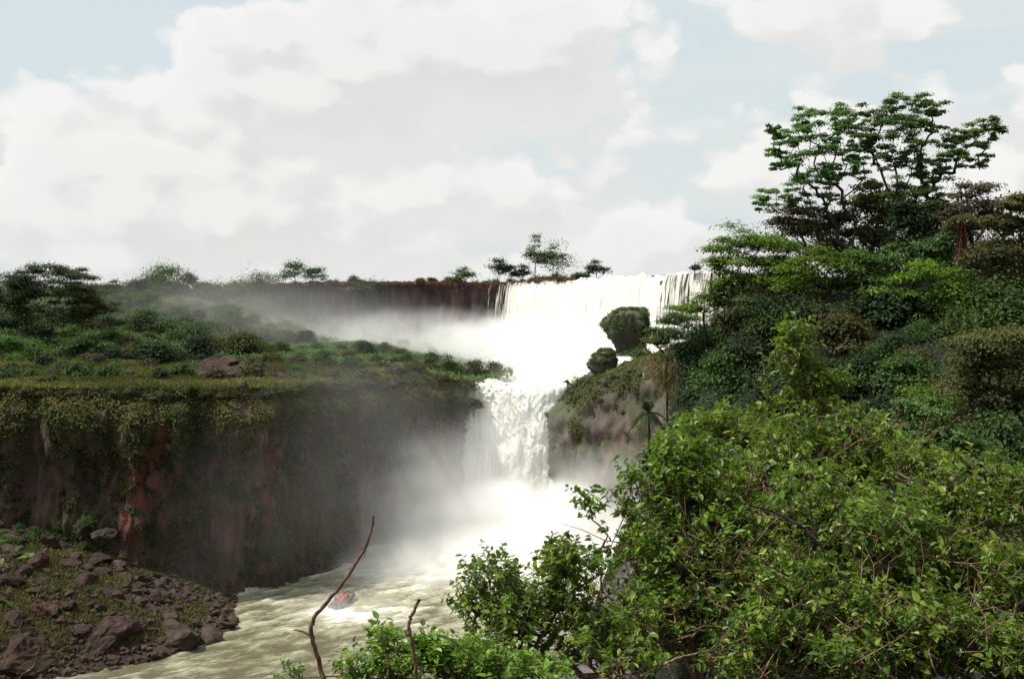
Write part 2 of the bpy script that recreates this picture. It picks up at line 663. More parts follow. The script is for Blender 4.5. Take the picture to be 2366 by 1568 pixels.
CL_P = cliff_points()
_t = norm(np.gradient(CL_P, axis=0))
CL_N = np.stack([_t[:, 1], -_t[:, 0]], -1)            # faces the gorge
for _k in range(30):
    CL_N[1:-1] = norm(CL_N[:-2] + CL_N[1:-1] + CL_N[2:])


def cliff_surface(si, t):
    """si fractional index along the edge, t 0 at the rim, 1 at the foot."""
    si = np.asarray(si, float)
    px = np.interp(si, np.arange(len(CL_P)), CL_P[:, 0])
    py = np.interp(si, np.arange(len(CL_P)), CL_P[:, 1])
    nx = np.interp(si, np.arange(len(CL_P)), CL_N[:, 0])
    ny = np.interp(si, np.arange(len(CL_P)), CL_N[:, 1])
    zr = plateau_z(px, py) - 0.1
    z = zr * (1 - t) + (-1.5) * t + 0.0
    rib = fbm(np.stack([px / 5.5, py / 5.5, z / 22], -1), 6, 0.62) + 0.35 * np.abs(noise3(np.stack([px / 1.6, py / 1.6, z / 30], -1)))
    ledge = noise3(np.stack([px / 40, py / 40, z / 4.2], -1))
    off = rib * 1.9 * sstep(t, 0.02, 0.14) + ledge * 1.1 * sstep(t, 0.05, 0.2) - 2.4 + 3.6 * sstep(t, -0.02, 0.12) - 1.0 * sstep(t, 0.2, 0.4) + 2.0 * sstep(t, 0.5, 1.0)
    return np.stack([px + nx * off, py + ny * off, z], -1), np.stack([nx, ny, np.zeros_like(nx)], -1)


def build_cliff():
    si = np.arange(len(CL_P))
    tv = np.linspace(0, 1, 110)
    S, T = np.meshgrid(si, tv, indexing='ij')
    P, _ = cliff_surface(S, T)
    me = mesh("lower_cliff", P.reshape(-1, 3), grid_faces(len(si), len(tv))[:, ::-1], CLIFF, True)
    structure("cliff", me, "dark basalt cliff with red iron stains below the grassy shelf")


build_cliff()

# ---- upper cliff, its plateau and the lip of the upper falls
UP = np.array([at(-200, 694, 400), at(250, 690, 396), at(480, 674, 392), at(650, 660, 388), at(800, 656, 386), at(1000, 656, 380),
               at(1140, 660, 370), at(1250, 652, 355), at(1400, 643, 330), at(1520, 636, 312), at(1640, 630, 298), at(1800, 634, 290), at(2300, 660, 300)])
_ul = np.concatenate([[0], np.cumsum(np.linalg.norm(np.diff(UP[:, :2], axis=0), axis=1))])
U_S = np.linspace(0, _ul[-1], 720)
U_P = np.stack([np.interp(U_S, _ul, UP[:, k]) for k in range(3)], -1)
for _k in range(40):
    U_P[1:-1] = (U_P[:-2] + 2 * U_P[1:-1] + U_P[2:]) / 4
_t = norm(np.gradient(U_P[:, :2], axis=0))
U_N = np.stack([_t[:, 1], -_t[:, 0]], -1)


def s_of_px(px):
    c = 1182.5 + U_P[:, 0] / U_P[:, 1] * FPX
    return float(np.interp(px, c, U_S))


def build_upper():
    tv = np.linspace(0, 1, 40)
    S, T = np.meshgrid(np.arange(len(U_S)), tv, indexing='ij')
    P = U_P[S]
    N = U_N[S]
    z = P[..., 2] * (1 - T) + 29.0 * T
    rib = fbm(np.stack([P[..., 0] / 5, P[..., 1] / 5, z / 18], -1), 5, 0.58)
    off = rib * 1.6 * sstep(T, 0, 0.08) - 0.9 * sstep(T, 0.05, 0.3)
    V = np.stack([P[..., 0] + N[..., 0] * off, P[..., 1] + N[..., 1] * off, z], -1)
    me = mesh("upper_cliff", V.reshape(-1, 3), grid_faces(len(U_S), len(tv))[:, ::-1], CLIFF_WET, True)
    structure("upper_cliff", me, "purple brown cliff carrying the upper falls")
    vs = np.linspace(0, 1, 24) ** 2
    back = np.stack([U_P[:, 0] * 3.2, np.full(len(U_P), 1150.0), np.full(len(U_P), 56.0)], -1)
    V = U_P[:, None] * (1 - vs[None, :, None]) + back[:, None] * vs[None, :, None]
    V[:, 0, 2] -= 0.05
    me = mesh("upper_plateau", V.reshape(-1, 3), grid_faces(len(U_S), len(vs)), UNDER, True)
    structure("upper_plateau", me, "level forest land beyond the upper rim")


build_upper()


# ---- hillside of the near bank
def build_hill():
    ys = np.concatenate([np.arange(-60, 60, 1.5), np.arange(60, 262, 2.0)])
    us = np.concatenate([np.linspace(-18, 30, 60), np.linspace(32, 260, 26)])
    Y = np.repeat(ys[:, None], len(us), 1)
    X = np.interp(ys, HY, HX)[:, None] + us[None]
    Z = hill_z(X, Y)
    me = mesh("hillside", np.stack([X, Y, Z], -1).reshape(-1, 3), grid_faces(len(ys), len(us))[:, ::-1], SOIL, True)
    structure("hillside", me, "steep shaded hillside of the near bank")


build_hill()

# ---- mossy bluff right of the lower fall
BL = np.array([[9.8, 256, 31], [9.0, 247, 30.5], [9.4, 238, 30.5], [12, 229, 32], [18, 224, 34.5], [26, 219, 37], [36, 212, 38], [47, 202, 41], [60, 190, 44], [74, 178, 46]], float)
_bl = np.concatenate([[0], np.cumsum(np.linalg.norm(np.diff(BL[:, :2], axis=0), axis=1))])
B_S = np.linspace(0, _bl[-1], 220)
B_P = np.stack([np.interp(B_S, _bl, BL[:, k]) for k in range(3)], -1)
for _k in range(60):
    B_P[1:-1] = (B_P[:-2] + 2 * B_P[1:-1] + B_P[2:]) / 4
_t = norm(np.gradient(B_P[:, :2], axis=0))
B_N = np.stack([_t[:, 1], -_t[:, 0]], -1)              # outward, towards the gorge
B_N *= np.sign(np.sum(B_N * np.array([-0.5, -0.8]), -1))[:, None]


def bluff_surface(si, t):
    si = np.asarray(si, float)
    k = np.arange(len(B_P))
    x, y, H = (np.interp(si, k, B_P[:, j]) for j in range(3))
    nx, ny = np.interp(si, k, B_N[:, 0]), np.interp(si, k, B_N[:, 1])
    th = np.clip(t / 0.7, 0, 1) * math.pi / 2
    z = -1.5 + (H + 1.5) * np.sin(th) ** 0.75
    back = 13.0 * (1 - np.cos(th)) ** 1.3 + np.clip((t - 0.7) / 0.3, 0, 1) * 26
    z = z + np.clip((t - 0.7) / 0.3, 0, 1) * 3.0
    off = fbm(np.stack([x / 8, y / 8, z / 13], -1), 6, 0.6) * 2.3 + 0.9 * noise3(np.stack([x / 30, y / 30, z / 3.1], -1)) - back
    return np.stack([x + nx * off, y + ny * off, z], -1), np.stack([nx, ny, np.sin(th)], -1)


def build_bluff():
    S, T = np.meshgrid(np.arange(len(B_P)), np.linspace(0, 1, 70), indexing='ij')
    P, _ = bluff_surface(S, T)
    me = mesh("bluff", P.reshape(-1, 3), grid_faces(len(B_P), 70), BLUFF, True)
    structure("bluff", me, "rounded mossy rock bluff beside the lower fall")


build_bluff()


# ------------------------------------------------------------------ falling water
def build_upper_fall():
    s0, s1 = s_of_px(1132), s_of_px(1690)
    L = s1 - s0
    S = np.linspace(s0, s1, 620)
    T = np.linspace(0, 1, 60)
    P = np.stack([np.interp(S, U_S, U_P[:, k]) for k in range(3)], -1)
    N = np.stack([np.interp(S, U_S, U_N[:, k]) for k in range(2)], -1)
    SS, TT = np.meshgrid(S, T, indexing='ij')
    drop = 23.0
    z = P[:, None, 2] + 0.35 - TT * drop
    a = noise3(np.stack([SS / 1.1, TT * 2.0, np.zeros_like(SS)], -1)) * 0.5 + noise3(np.stack([SS / 3.6, TT * 1.2, np.ones_like(SS)], -1)) * 0.9 \
        + noise3(np.stack([SS / 0.5, TT * 5, SS * 0], -1)) * 0.25
    out = 0.6 + 3.6 * np.sqrt(TT) + a * (0.25 + 0.9 * TT)
    lipn = noise3(np.stack([SS / 2.5, TT * 0, TT * 0 + 3], -1))
    z = z + (0.55 * lipn + 0.35 * noise3(np.stack([SS / 0.9, TT * 0, TT * 0 + 5], -1))) * (1 - TT)
    V = np.stack([P[:, None, 0] + N[:, None, 0] * out, P[:, None, 1] + N[:, None, 1] * out, z], -1)
    sp1, sp2, sp3, sp4 = s_of_px(1185), s_of_px(1215), s_of_px(1515), s_of_px(1560)
    cov = 0.46 + 0.74 * sstep(SS, sp1 - 4, sp2) - 0.55 * sstep(SS, sp3 - 4, sp3 + 6) - 0.10 * sstep(SS, sp4 - 4, sp4 + 8)
    cov = cov - 0.25 * np.exp(-((SS - s_of_px(1150)) / 4.0) ** 2)
    cov = cov + 0.10 * TT
    silt = 0.75 * np.exp(-((SS - s_of_px(1432) + 4 * TT) / 1.8) ** 2) * (1 - sstep(TT, 0.1, 0.65)) * (0.5 + 0.5 * noise3(np.stack([SS / 0.8, TT * 8, SS * 0], -1)))
    silt = silt + 0.16 * np.clip(noise3(np.stack([SS / 4.5, TT * 1.0, SS * 0 + 9], -1)), 0, 1)
    uv = np.stack([SS, TT * drop], -1).reshape(-1, 2)
    me = mesh("upper_waterfall", V.reshape(-1, 3), grid_faces(len(S), len(T))[:, ::-1], FALL_M, True,
              {'cover': cov.ravel(), 'silt': np.clip(silt, 0, 1).ravel()}, uv)
    structure("upper_waterfall", me, "wide white curtain waterfall pouring over the upper rim")


build_upper_fall()


def build_cascades():
    # rapids between the foot of the upper fall and the lip of the lower one
    left = np.array([at(1150, 790, 366), at(1150, 800, 330), at(1158, 840, 285), at(1140, 872, 257), at(1062, 893, 243)])
    right = np.array([at(1690, 790, 300), at(1560, 800, 290), at(1440, 830, 272), at(1360, 860, 256), at(1292, 893, 243)])
    left[:, 2] = [34.5, 33.6, 32.4, 30.8, 29.2]
    right[:, 2] = [35.5, 34.4, 32.8, 30.8, 29.0]
    k = np.linspace(0, 1, 5)
    v = np.linspace(0, 1, 220)
    u = np.linspace(0, 1, 160)
    Lp = np.stack([np.interp(v, k, left[:, j]) for j in range(3)], -1)
    Rp = np.stack([np.interp(v, k, right[:, j]) for j in range(3)], -1)
    P = Lp[:, None] * (1 - u[None, :, None]) + Rp[:, None] * u[None, :, None]
    n = fbm(np.stack([P[..., 0] / 5, P[..., 1] / 5, P[..., 0] * 0], -1), 5, 0.6)
    P[..., 2] += n * 0.9
    # the lower fall continues the same sheet over its edge, in one mesh of its own
    uv = P[..., :2].copy().reshape(-1, 2)
    silt = np.clip(-n * 0.6, 0, 0.6)
    me = mesh("rapids", P.reshape(-1, 3), grid_faces(220, 160), FOAM_M, True, {'silt': silt.ravel()}, uv)
    structure("rapids", me, "foaming rapids between the two falls")
    tv = np.linspace(0, 1, 170)
    u = np.linspace(-0.10, 1.06, 150)
    top0, top1 = Lp[-1], Rp[-1]
    U, T = np.meshgrid(u, tv, indexing='ij')
    base = top0[None, None] * (1 - U[..., None]) + top1[None, None] * U[..., None]
    wid = 1.0 - 0.10 * T
    cx = (top0[0] + top1[0]) / 2
    X = cx + (base[..., 0] - cx) * wid - 1.0 * sstep(T, 0.05, 0.25) * sstep(-U, -0.5, 0.0) + 0.6 * T
    z = 29.6 - 31.0 * T ** 1.15
    n1 = fbm(np.stack([X / 3.2, z / 5.0, T * 0], -1), 5, 0.6)
    n2 = noise3(np.stack([X / 7, z / 9, T * 0 + 4], -1))
    out = 9.5 * np.sqrt(np.clip(T, 0, 1)) + (n1 * 0.40 + n2 * 0.6) * sstep(T, 0.0, 0.15) - 3.0 * np.abs(U - 0.5) ** 2 * 4 * sstep(T, 0, 0.2)
    Y = base[..., 1] + 0.6 - out
    X = X + 0.35 * n1
    silt = np.clip(-n1 * 0.25 - 0.05, 0, 0.3)
    me = mesh("lower_waterfall", np.stack([X, Y, z], -1).reshape(-1, 3), grid_faces(len(u), len(tv)), FOAM_M, True,
              {'silt': silt.ravel()}, np.stack([X, -z], -1).reshape(-1, 2))
    structure("lower_waterfall", me, "churning white lower waterfall plunging between cliff and bluff")


build_cascades()


def thin_stream(name, label, pts, width, off, cover=0.15):
    """A narrow fall following a list of world points from top to bottom."""
    pts = np.asarray(pts, float)
    n = 60
    k = np.linspace(0, 1, len(pts))
    t = np.linspace(0, 1, n)
    C = np.stack([np.interp(t, k, pts[:, j]) for j in range(3)], -1)
    wd = np.interp(t, np.linspace(0, 1, len(width)), width)
    u = np.linspace(-0.5, 0.5, 14)
    V = C[:, None] + np.stack([u[None] * wd[:, None], -0.35 * (1 - (2 * u[None]) ** 2) - off + 0 * t[:, None], 0 * u[None] + 0 * t[:, None]], -1)
    V[..., 1] += noise3(V * [1.5, 0.2, 0.3]) * 0.25
    cov = cover + 0 * V[..., 0] - 0.35 * (2 * np.abs(u[None])) ** 3
    uv = np.stack([V[..., 0] * 1.6, -V[..., 2]], -1).reshape(-1, 2)
    me = mesh(name, V.reshape(-1, 3), grid_faces(n, 14), FALL_M, True, {'cover': cov.ravel(), 'silt': np.zeros(n * 14)}, uv)
    structure(name, me, label)


def bluff_at(px, py):
    """Point of the bluff seen at (px, py): search its surface."""
    S, T = np.meshgrid(np.arange(0, len(B_P), 1.0), np.linspace(0, 0.8, 160), indexing='ij')
    P, _ = bluff_surface(S, T)
    P = P.reshape(-1, 3)
    r = P - [0, 0, CAM_Z]
    f = r[:, 1] * CP - r[:, 2] * SP
    qx = 1182.5 + r[:, 0] / f * FPX
    qy = 784 - (r[:, 1] * SP + r[:, 2] * CP) / f * FPX
    c = (qx - px) ** 2 + (qy - py) ** 2 + 0.5 * (r[:, 1] - r[:, 1].min())
    return P[np.argmin(c)]


thin_stream("thin_waterfall", "thin white fall down the bluff behind the small palm",
            [bluff_at(1472, 880), bluff_at(1462, 910), bluff_at(1456, 950), bluff_at(1450, 1000), bluff_at(1450, 1030)], [0.8, 1.4, 2.0, 2.2, 2.4], 0.8, -0.02)
thin_stream("thin_waterfall", "faint trickle down the middle of the mossy bluff",
            [bluff_at(1330, 960), bluff_at(1322, 1010), bluff_at(1320, 1060), bluff_at(1320, 1110)], [0.6, 1.2, 1.5, 2.0], 0.7, -0.12)
thin_stream("thin_waterfall", "short white spout dropping from under the dry reeds",
            [bluff_at(1490, 845), bluff_at(1487, 865), bluff_at(1485, 880)], [0.7, 0.9, 1.0], 0.8, 0.1)
pA = at(733, 672, 386)
thin_stream("thin_waterfall", "thin single strand falling from the far upper rim",
            [pA + [0.6, 0, 0], pA + [0, -1, -2], pA + [-0.3, -1.2, -5]], [0.7, 0.9, 0.8], 1.6, 0.05)

# ------------------------------------------------------------------ mist and air
def mist_mat(name, dens, power, nscale, lo, hi, aniso=0.0):
    m, t = new_mat(name)
    oc = t.n('ShaderNodeTexCoord').outputs['Object']
    r = t.vmath('LENGTH', oc)
    fall = t.math('POWER', t.math('SUBTRACT', 1.0, t.math('MULTIPLY', r, r), clamp=True), power)
    pos = t.n('ShaderNodeNewGeometry').outputs['Position']
    n = t.noise(pos, nscale, 5, 0.6, 0.5)
    d = t.math('MULTIPLY', fall, t.ss(n, lo, hi, 0.12, 1.0))
    v = t.n('ShaderNodeVolumePrincipled')
    v.inputs['Color'].default_value = (0.995, 0.995, 0.99, 1)
    v.inputs['Anisotropy'].default_value = aniso
    t.put(v.inputs['Density'], t.math('MULTIPLY', d, dens))
    o = t.n('ShaderNodeOutputMaterial')
    t.t.links.new(v.outputs[0], o.inputs['Volume'])
    return m


def ico(sub):
    import bmesh
    bm = bmesh.new()
    bmesh.ops.create_icosphere(bm, subdivisions=sub, radius=1.0)
    V = np.array([v.co[:] for v in bm.verts])
    F = np.array([[v.index for v in f.verts] for f in bm.faces])
    bm.free()
    return V, F


ICO1, ICO2, ICO3, ICO4 = ico(1), ico(2), ico(3), ico(4)


def mist(px, py, Y, radii, dens, power=1.6, nscale=0.085, lo=0.36, hi=0.60, rot=0.0):
    me = mesh("mist", ICO3[0] * 1.03, ICO3[1], mist_mat("mist", dens, power, nscale, lo, hi))
    o = obj("mist", me, None, at(px, py, Y))
    o.scale = radii
    o.rotation_euler = (0, 0, rot)
    o['kind'] = 'stuff'
    return o


mist(1290, 815, 318, (52, 34, 13), 0.16, 1.5)
mist(1210, 855, 266, (28, 24, 7), 0.14, 1.4)
mist(1040, 812, 345, (66, 30, 16), 0.055, 1.5)
mist(850, 806, 342, (64, 34, 16), 0.016, 1.4)
mist(540, 765, 318, (74, 48, 20), 0.008, 1.2, 0.04, 0.2, 0.7)
mist(1195, 1285, 212, (32, 18, 17), 0.8, 1.3)
mist(1030, 1235, 206, (30, 15, 24), 0.085, 1.6, 0.06, rot=0.9)
mist(1400, 1240, 213, (30, 15, 20), 0.10, 1.3)
mist(1150, 1340, 190, (36, 22, 10), 0.40, 1.3)
mist(800, 1160, 190, (40, 12, 32), 0.013, 1.1, 0.04, 0.2, 0.7, rot=0.85)
mist(1180, 1000, 231, (16, 5, 18), 0.085, 1.2)
mist(800, 1405, 163, (10, 6, 3.5), 0.11, 1.3, 0.25)

# ------------------------------------------------------------------ foliage builders
def clump_leaves(rng, centers, radii, per, L, flat=0.55, wr=0.62, low=-0.35, wide=1.18):
    """Leaves on and in flattened ellipsoids. centers (n,3), radii (n,3)."""
    n = len(centers)
    k = np.repeat(np.arange(n), per)
    d = rand_dirs(rng, len(k))
    d[:, 2] = np.where(d[:, 2] < low, -d[:, 2] * 0.6, d[:, 2])
    r = np.clip(np.abs(rng.normal(0.66, 0.30, len(k))), 0, wide)
    r *= 1 + 0.22 * noise3(d * 2.3 + k[:, None] * 3.7)
    P = centers[k] + d * radii[k] * r[:, None]
    N = norm(d * (1 - flat) + np.array([0, 0, flat * 1.3]) + rng.normal(size=(len(k), 3)) * 0.27)
    U = norm(np.cross(N, rand_dirs(rng, len(k))))
    U[:, 2] -= 0.25
    l = L * (0.65 + 0.7 * rng.random(len(k)))
    V, F = leaf_quads(P, U, N, l, l * wr)
    tint = np.clip(0.5 + 0.20 * rng.normal(size=len(k)) + 0.35 * noise3(P / (L * 14)) + 0.10 * rng.normal(size=n)[k], 0, 1)
    return V, F, np.repeat(tint, 4)


def skeleton(rng, base, anchors, r_tip, r_base, bend=0.12, extra=None, expo=0.42):
    """Join every anchor to the nearest node that lies nearer the root, giving a branching frame."""
    base = np.asarray(base, float)
    A = np.asarray(anchors, float)
    if extra is not None:
        A = np.concatenate([extra, A])
    dist = np.linalg.norm(A - base, axis=1)
    order = np.argsort(dist)
    A = A[order]
    N = np.concatenate([base[None], A])
    dist = np.concatenate([[0], dist[order]])
    par = np.zeros(len(N), int)
    for i in range(1, len(N)):
        dd = np.linalg.norm(N[:i] - N[i], axis=1) + 0.45 * dist[:i]
        dd = dd + 0.25 * np.maximum(0, N[:i, 2] - N[i, 2])
        par[i] = int(np.argmin(dd))
    cnt = np.ones(len(N))
    for i in range(len(N) - 1, 0, -1):
        cnt[par[i]] += cnt[i]
    R = np.clip(r_tip * cnt ** expo, r_tip, r_base)
    P0, P1 = N[par[1:]], N[1:]
    ln = np.linalg.norm(P1 - P0, axis=1)
    mid = (P0 + P1) / 2 + rng.normal(size=P0.shape) * (bend * ln)[:, None]
    r1 = R[1:]
    r0 = np.minimum(R[par[1:]], r1 * 1.35)
    V, F = merge([tubes(P0, mid, r0, (r0 + r1) / 2), tubes(mid, P1, (r0 + r1) / 2, r1 * 0.9)])
    return V, F, N, par


def make_tree(name, label, cat, base, centers, radii, L, per, leaf, bark=None, r_tip=0.03, r_base=0.35, group=None, seed=0, flat=0.55, extra=None, low=-0.35):
    rng = np.random.default_rng(seed + 100)
    base = np.asarray(base, float)
    centers, radii = np.asarray(centers, float), np.asarray(radii, float)
    root = thing(name, label, cat, base, group)
    V, F, tint = clump_leaves(rng, centers - base, radii, per, L, flat, low=low)
    obj("crown", mesh("crown", V, F, leaf, False, {'tint': tint}), root)
    sub = [centers - base - np.stack([0 * radii[:, 0], 0 * radii[:, 0], radii[:, 2] * 0.35], -1)]
    for q in range(3):
        sub.append(centers - base + rng.normal(size=centers.shape) * radii * 0.45)
    ex = np.array([[0, 0, 0.001]])
    low_z = (centers - base)[:, 2].min()
    cm = (centers - base).mean(0)
    ks = np.linspace(0.2, 1.0, 5)
    stem = np.stack([cm[0] * ks ** 2 * 0.7, cm[1] * ks ** 2 * 0.7, max(low_z, 0.8) * ks], -1)
    if extra is not None:
        stem = np.concatenate([stem, np.asarray(extra, float) - base])
    tv, tf, _, _ = skeleton(rng, (0, 0, -0.4), np.concatenate(sub), r_tip * 0.5, r_base, 0.10, stem, 0.5)
    obj("trunk", mesh("trunk", tv, tf, bark or BARK_DARK, True), root)
    return root


def random_crown(rng, base, w, h, n, crown_from=0.45, rz=0.36):
    """Umbrella-like crown: clumps spread through the upper part, the outer ones lower."""
    C, R = [], []
    for k in range(n):
        a, q = rng.random() * 2 * math.pi, math.sqrt(rng.random())
        zf = crown_from + (1 - crown_from) * (1 - 0.75 * q * q) * (0.55 + 0.45 * rng.random())
        r = w * (0.22 + 0.2 * rng.random())
        C.append([base[0] + math.cos(a) * q * (w / 2 - r * 0.5), base[1] + math.sin(a) * q * (w / 2 - r * 0.5), base[2] + h * zf - r * rz])
        R.append([r, r, r * (rz + 0.4 * rng.random())])
    return np.array(C), np.array(R)


def px_crown(spec, Y, scale=1.0):
    """spec rows: px, py, half width in px, (depth offset in m)."""
    C, R = [], []
    for row in spec:
        px, py, hw = row[:3]
        dy = row[3] if len(row) > 3 else 0.0
        r = hw / FPX * (Y + dy)
        C.append(at(px, py, Y + dy))
        R.append([r, r * 0.9, r * (row[4] if len(row) > 4 else 0.55)])
    return np.array(C), np.array(R)


# ------------------------------------------------------------------ the two tall trees on the hill
def build_tall_trees():
    YA = 118.0
    ba = at(1985, 640, YA)
    ba[2] = float(hill_z(ba[0], ba[1])) - 0.3
    rng = np.random.default_rng(11)
    spec = [(1795, 452, 30), (1832, 432, 34, 1), (1770, 472, 18), (1868, 418, 30, -1), (1905, 455, 26, 2), (1838, 298, 30, 1), (1880, 275, 34, -1), (1925, 268, 34),
            (1960, 285, 28, 2), (1818, 330, 20, 1), (1868, 330, 38, -2), (1905, 352, 38), (1850, 380, 32, 2), (1812, 385, 22), (1790, 352, 12), (1945, 335, 26, 2),
            (1940, 390, 24, -2), (1975, 400, 20, 1), (1890, 395, 24), (1842, 470, 24, 1), (1780, 300, 10), (1800, 312, 14), (1985, 370, 18, 3), (1920, 415, 20, 3)]
    C, R = px_crown(spec, YA)
    R[:, 2] *= 0.75
    ex = [at(1980, 600, YA), at(1975, 545, YA), at(1960, 500, YA), at(1945, 462, YA), at(1960, 430, YA), at(1925, 430, YA), at(1905, 405, YA), at(1958, 380, YA), at(1880, 360, YA),
          at(1950, 340, YA)]
    C2, R2 = [], []
    for c, r in zip(C, R):
        for q in range(9):
            C2.append(c + rng.normal(size=3) * r * [0.8, 0.8, 1.05])
            R2.append(r * [0.62, 0.62, 0.58] * (0.5 + 0.9 * rng.random()))
    make_tree("tall_tree", "tall slender tree on the hilltop leaning towards the falls, thin forked trunk showing", "tree", ba, C2, R2, 0.25, 150, LEAF_TALL, BARK_DARK, 0.020, 0.36, None, 1, 0.35, ex)
    YB = 112.0
    bb = at(2105, 640, YB)
    bb[2] = float(hill_z(bb[0], bb[1])) - 0.3
    spec = [(1985, 268, 26), (2015, 292, 34, 1), (2048, 262, 34, -1), (2075, 235, 22), (2105, 232, 26, 1), (2135, 240, 24), (2158, 258, 14), (2085, 280, 34, 2), (2050, 318, 36), (2010, 330, 24, 1),
            (2095, 320, 30, -1), (2075, 350, 30), (2040, 365, 24), (2130, 290, 18, 1), (2160, 300, 12), (1960, 300, 20, 2), (1985, 320, 22),
            (2180, 340, 26), (2205, 320, 24), (2240, 308, 28, 1), (2275, 298, 26), (2302, 300, 14), (2222, 355, 22), (2250, 372, 20, 1), (2190, 390, 20), (2160, 365, 24), (2262, 335, 14),
            (2115, 375, 26), (2130, 410, 34), (2090, 420, 34), (2075, 445, 30), (2150, 430, 30), (2170, 460, 26), (2110, 455, 36)]
    C, R = px_crown(spec, YB)
    R[:, 2] *= 0.75
    C2, R2 = [], []
    for c, r in zip(C, R):
        for q in range(9):
            C2.append(c + rng.normal(size=3) * r * [0.8, 0.8, 1.05])
            R2.append(r * [0.62, 0.62, 0.58] * (0.5 + 0.9 * rng.random()))
    ex = [at(2103, 600, YB), at(2100, 540, YB), at(2105, 490, YB), at(2110, 450, YB), at(2085, 400, YB), at(2060, 370, YB), at(2120, 380, YB), at(2150, 470, YB), at(2185, 432, YB),
          at(2205, 400, YB), at(2218, 380, YB), at(2232, 345, YB), at(2255, 320, YB), at(2075, 330, YB), at(2110, 300, YB)]
    make_tree("tall_tree", "tallest tree on the hilltop with wide spreading limbs and vine-choked dark trunk", "tree", bb, C2, R2, 0.25, 150, LEAF_TALL, BARK_DARK, 0.020, 0.45, None, 2, 0.35, ex)
    # creepers wrapped round the trunk of the second tree
    spec = [(2080, 480, 34), (2120, 490, 40), (2160, 480, 30), (2095, 520, 38), (2135, 530, 38), (2110, 560, 40), (2150, 510, 32), (2075, 510, 24)]
    C, R = px_crown(spec, YB - 1.5)
    R[:, 2] *= 1.5
    V, F, tint = clump_leaves(np.random.default_rng(5), C, R, 900, 0.34, 0.3)
    me = mesh("creeper", V, F, LEAF_DARK, False, {'tint': tint})
    thing("creeper", "dark creeper smothering the trunk of the tallest tree", "creeper", me=me)


build_tall_trees()


# ------------------------------------------------------------------ trees and shrubs of the hillside
def hill_tree(spec, Y, label, leaf, seed, L=0.34, per=420, name="umbrella_tree", cat="tree", flat=0.6, group=None, rz=1.0, split=6):
    rng = np.random.default_rng(seed)
    C, R = px_crown(spec, Y)
    R *= 1.1
    C2, R2 = [], []
    for c, r in zip(C, R):
        for q in range(split):
            C2.append(c + rng.normal(size=3) * r * [0.55, 0.55, 0.35])
            R2.append(r * [0.78, 0.78, 0.62 * rz] * (0.8 + 0.5 * rng.random()))
    b = C.mean(0)
    b[1] += 1.0
    b[2] = min(float(hill_z(b[0], b[1])), C[:, 2].min() - 1.0) - 0.3
    make_tree(name, label, cat, b, C2, R2, L, max(60, int(per * 2.1) // split), leaf, BARK_DARK, 0.03, 0.22, group, seed, flat)


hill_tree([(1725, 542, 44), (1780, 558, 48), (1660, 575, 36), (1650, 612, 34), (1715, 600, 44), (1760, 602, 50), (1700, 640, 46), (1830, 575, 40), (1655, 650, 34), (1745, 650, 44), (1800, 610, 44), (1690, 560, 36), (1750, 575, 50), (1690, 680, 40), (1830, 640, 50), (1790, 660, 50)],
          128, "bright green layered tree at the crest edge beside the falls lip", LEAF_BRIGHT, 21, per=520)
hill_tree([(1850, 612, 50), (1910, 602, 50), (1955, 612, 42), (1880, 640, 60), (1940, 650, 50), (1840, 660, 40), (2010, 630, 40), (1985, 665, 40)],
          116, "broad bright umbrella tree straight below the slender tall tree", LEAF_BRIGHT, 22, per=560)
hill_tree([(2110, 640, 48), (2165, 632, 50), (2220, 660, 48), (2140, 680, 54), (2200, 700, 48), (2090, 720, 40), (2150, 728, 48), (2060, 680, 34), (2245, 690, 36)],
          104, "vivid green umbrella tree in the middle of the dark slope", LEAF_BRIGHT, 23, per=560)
hill_tree([(1630, 692, 40), (1670, 700, 34), (1600, 715, 28)], 128, "small bright shrub overhanging the bluff below the crest tree", LEAF_BRIGHT, 24, per=520, name="shrub", cat="shrub")
hill_tree([(2130, 575, 40), (2165, 560, 40), (2195, 590, 32), (2140, 610, 34), (2170, 615, 30)], 108, "pale yellow-green shrub in front of the red-skirted palm", LEAF_MID, 25, L=0.38, per=420, name="shrub", cat="shrub", flat=0.4)
hill_tree([(2010, 450, 30), (2040, 470, 36), (2000, 500, 44), (2045, 520, 46), (1990, 540, 42), (2030, 560, 46), (2060, 490, 34), (1985, 470, 24), (2020, 425, 16), (1945, 500, 30)],
          122, "feathery olive bamboo thicket between the two tall trees", LEAF_OLIVE, 26, L=0.36, per=520, name="bamboo_thicket", cat="bamboo", flat=0.25, rz=1.2)
hill_tree([(1835, 492, 40), (1870, 505, 40), (1800, 508, 28), (1880, 540, 46), (1840, 530, 34), (1910, 560, 38), (1905, 520, 34)],
          122, "brown-grey vine-covered dome below the slender tall tree's low spray", LEAF_BROWN, 27, L=0.30, per=560, name="vine_mound", cat="shrub", flat=0.3, rz=1.1)
hill_tree([(2245, 452, 44), (2280, 475, 44), (2215, 480, 36), (2300, 510, 40), (2230, 500, 44), (2260, 520, 44)],
          108, "grey-brown domed tree just beyond the tallest tree's low limb", LEAF_BROWN, 28, L=0.32, per=560, name="domed_tree", cat="tree", flat=0.35, rz=1.0)
hill_tree([(2345, 478, 36), (2310, 510, 30), (2350, 530, 60), (2330, 580, 60), (2375, 560, 60), (2300, 600, 48), (2360, 640, 66), (2310, 660, 50), (2380, 470, 50)],
          98, "large olive tree at the crest against the frame's edge", LEAF_OLIVE, 29, L=0.34, per=620, name="olive_tree", cat="tree", flat=0.4, rz=0.9)
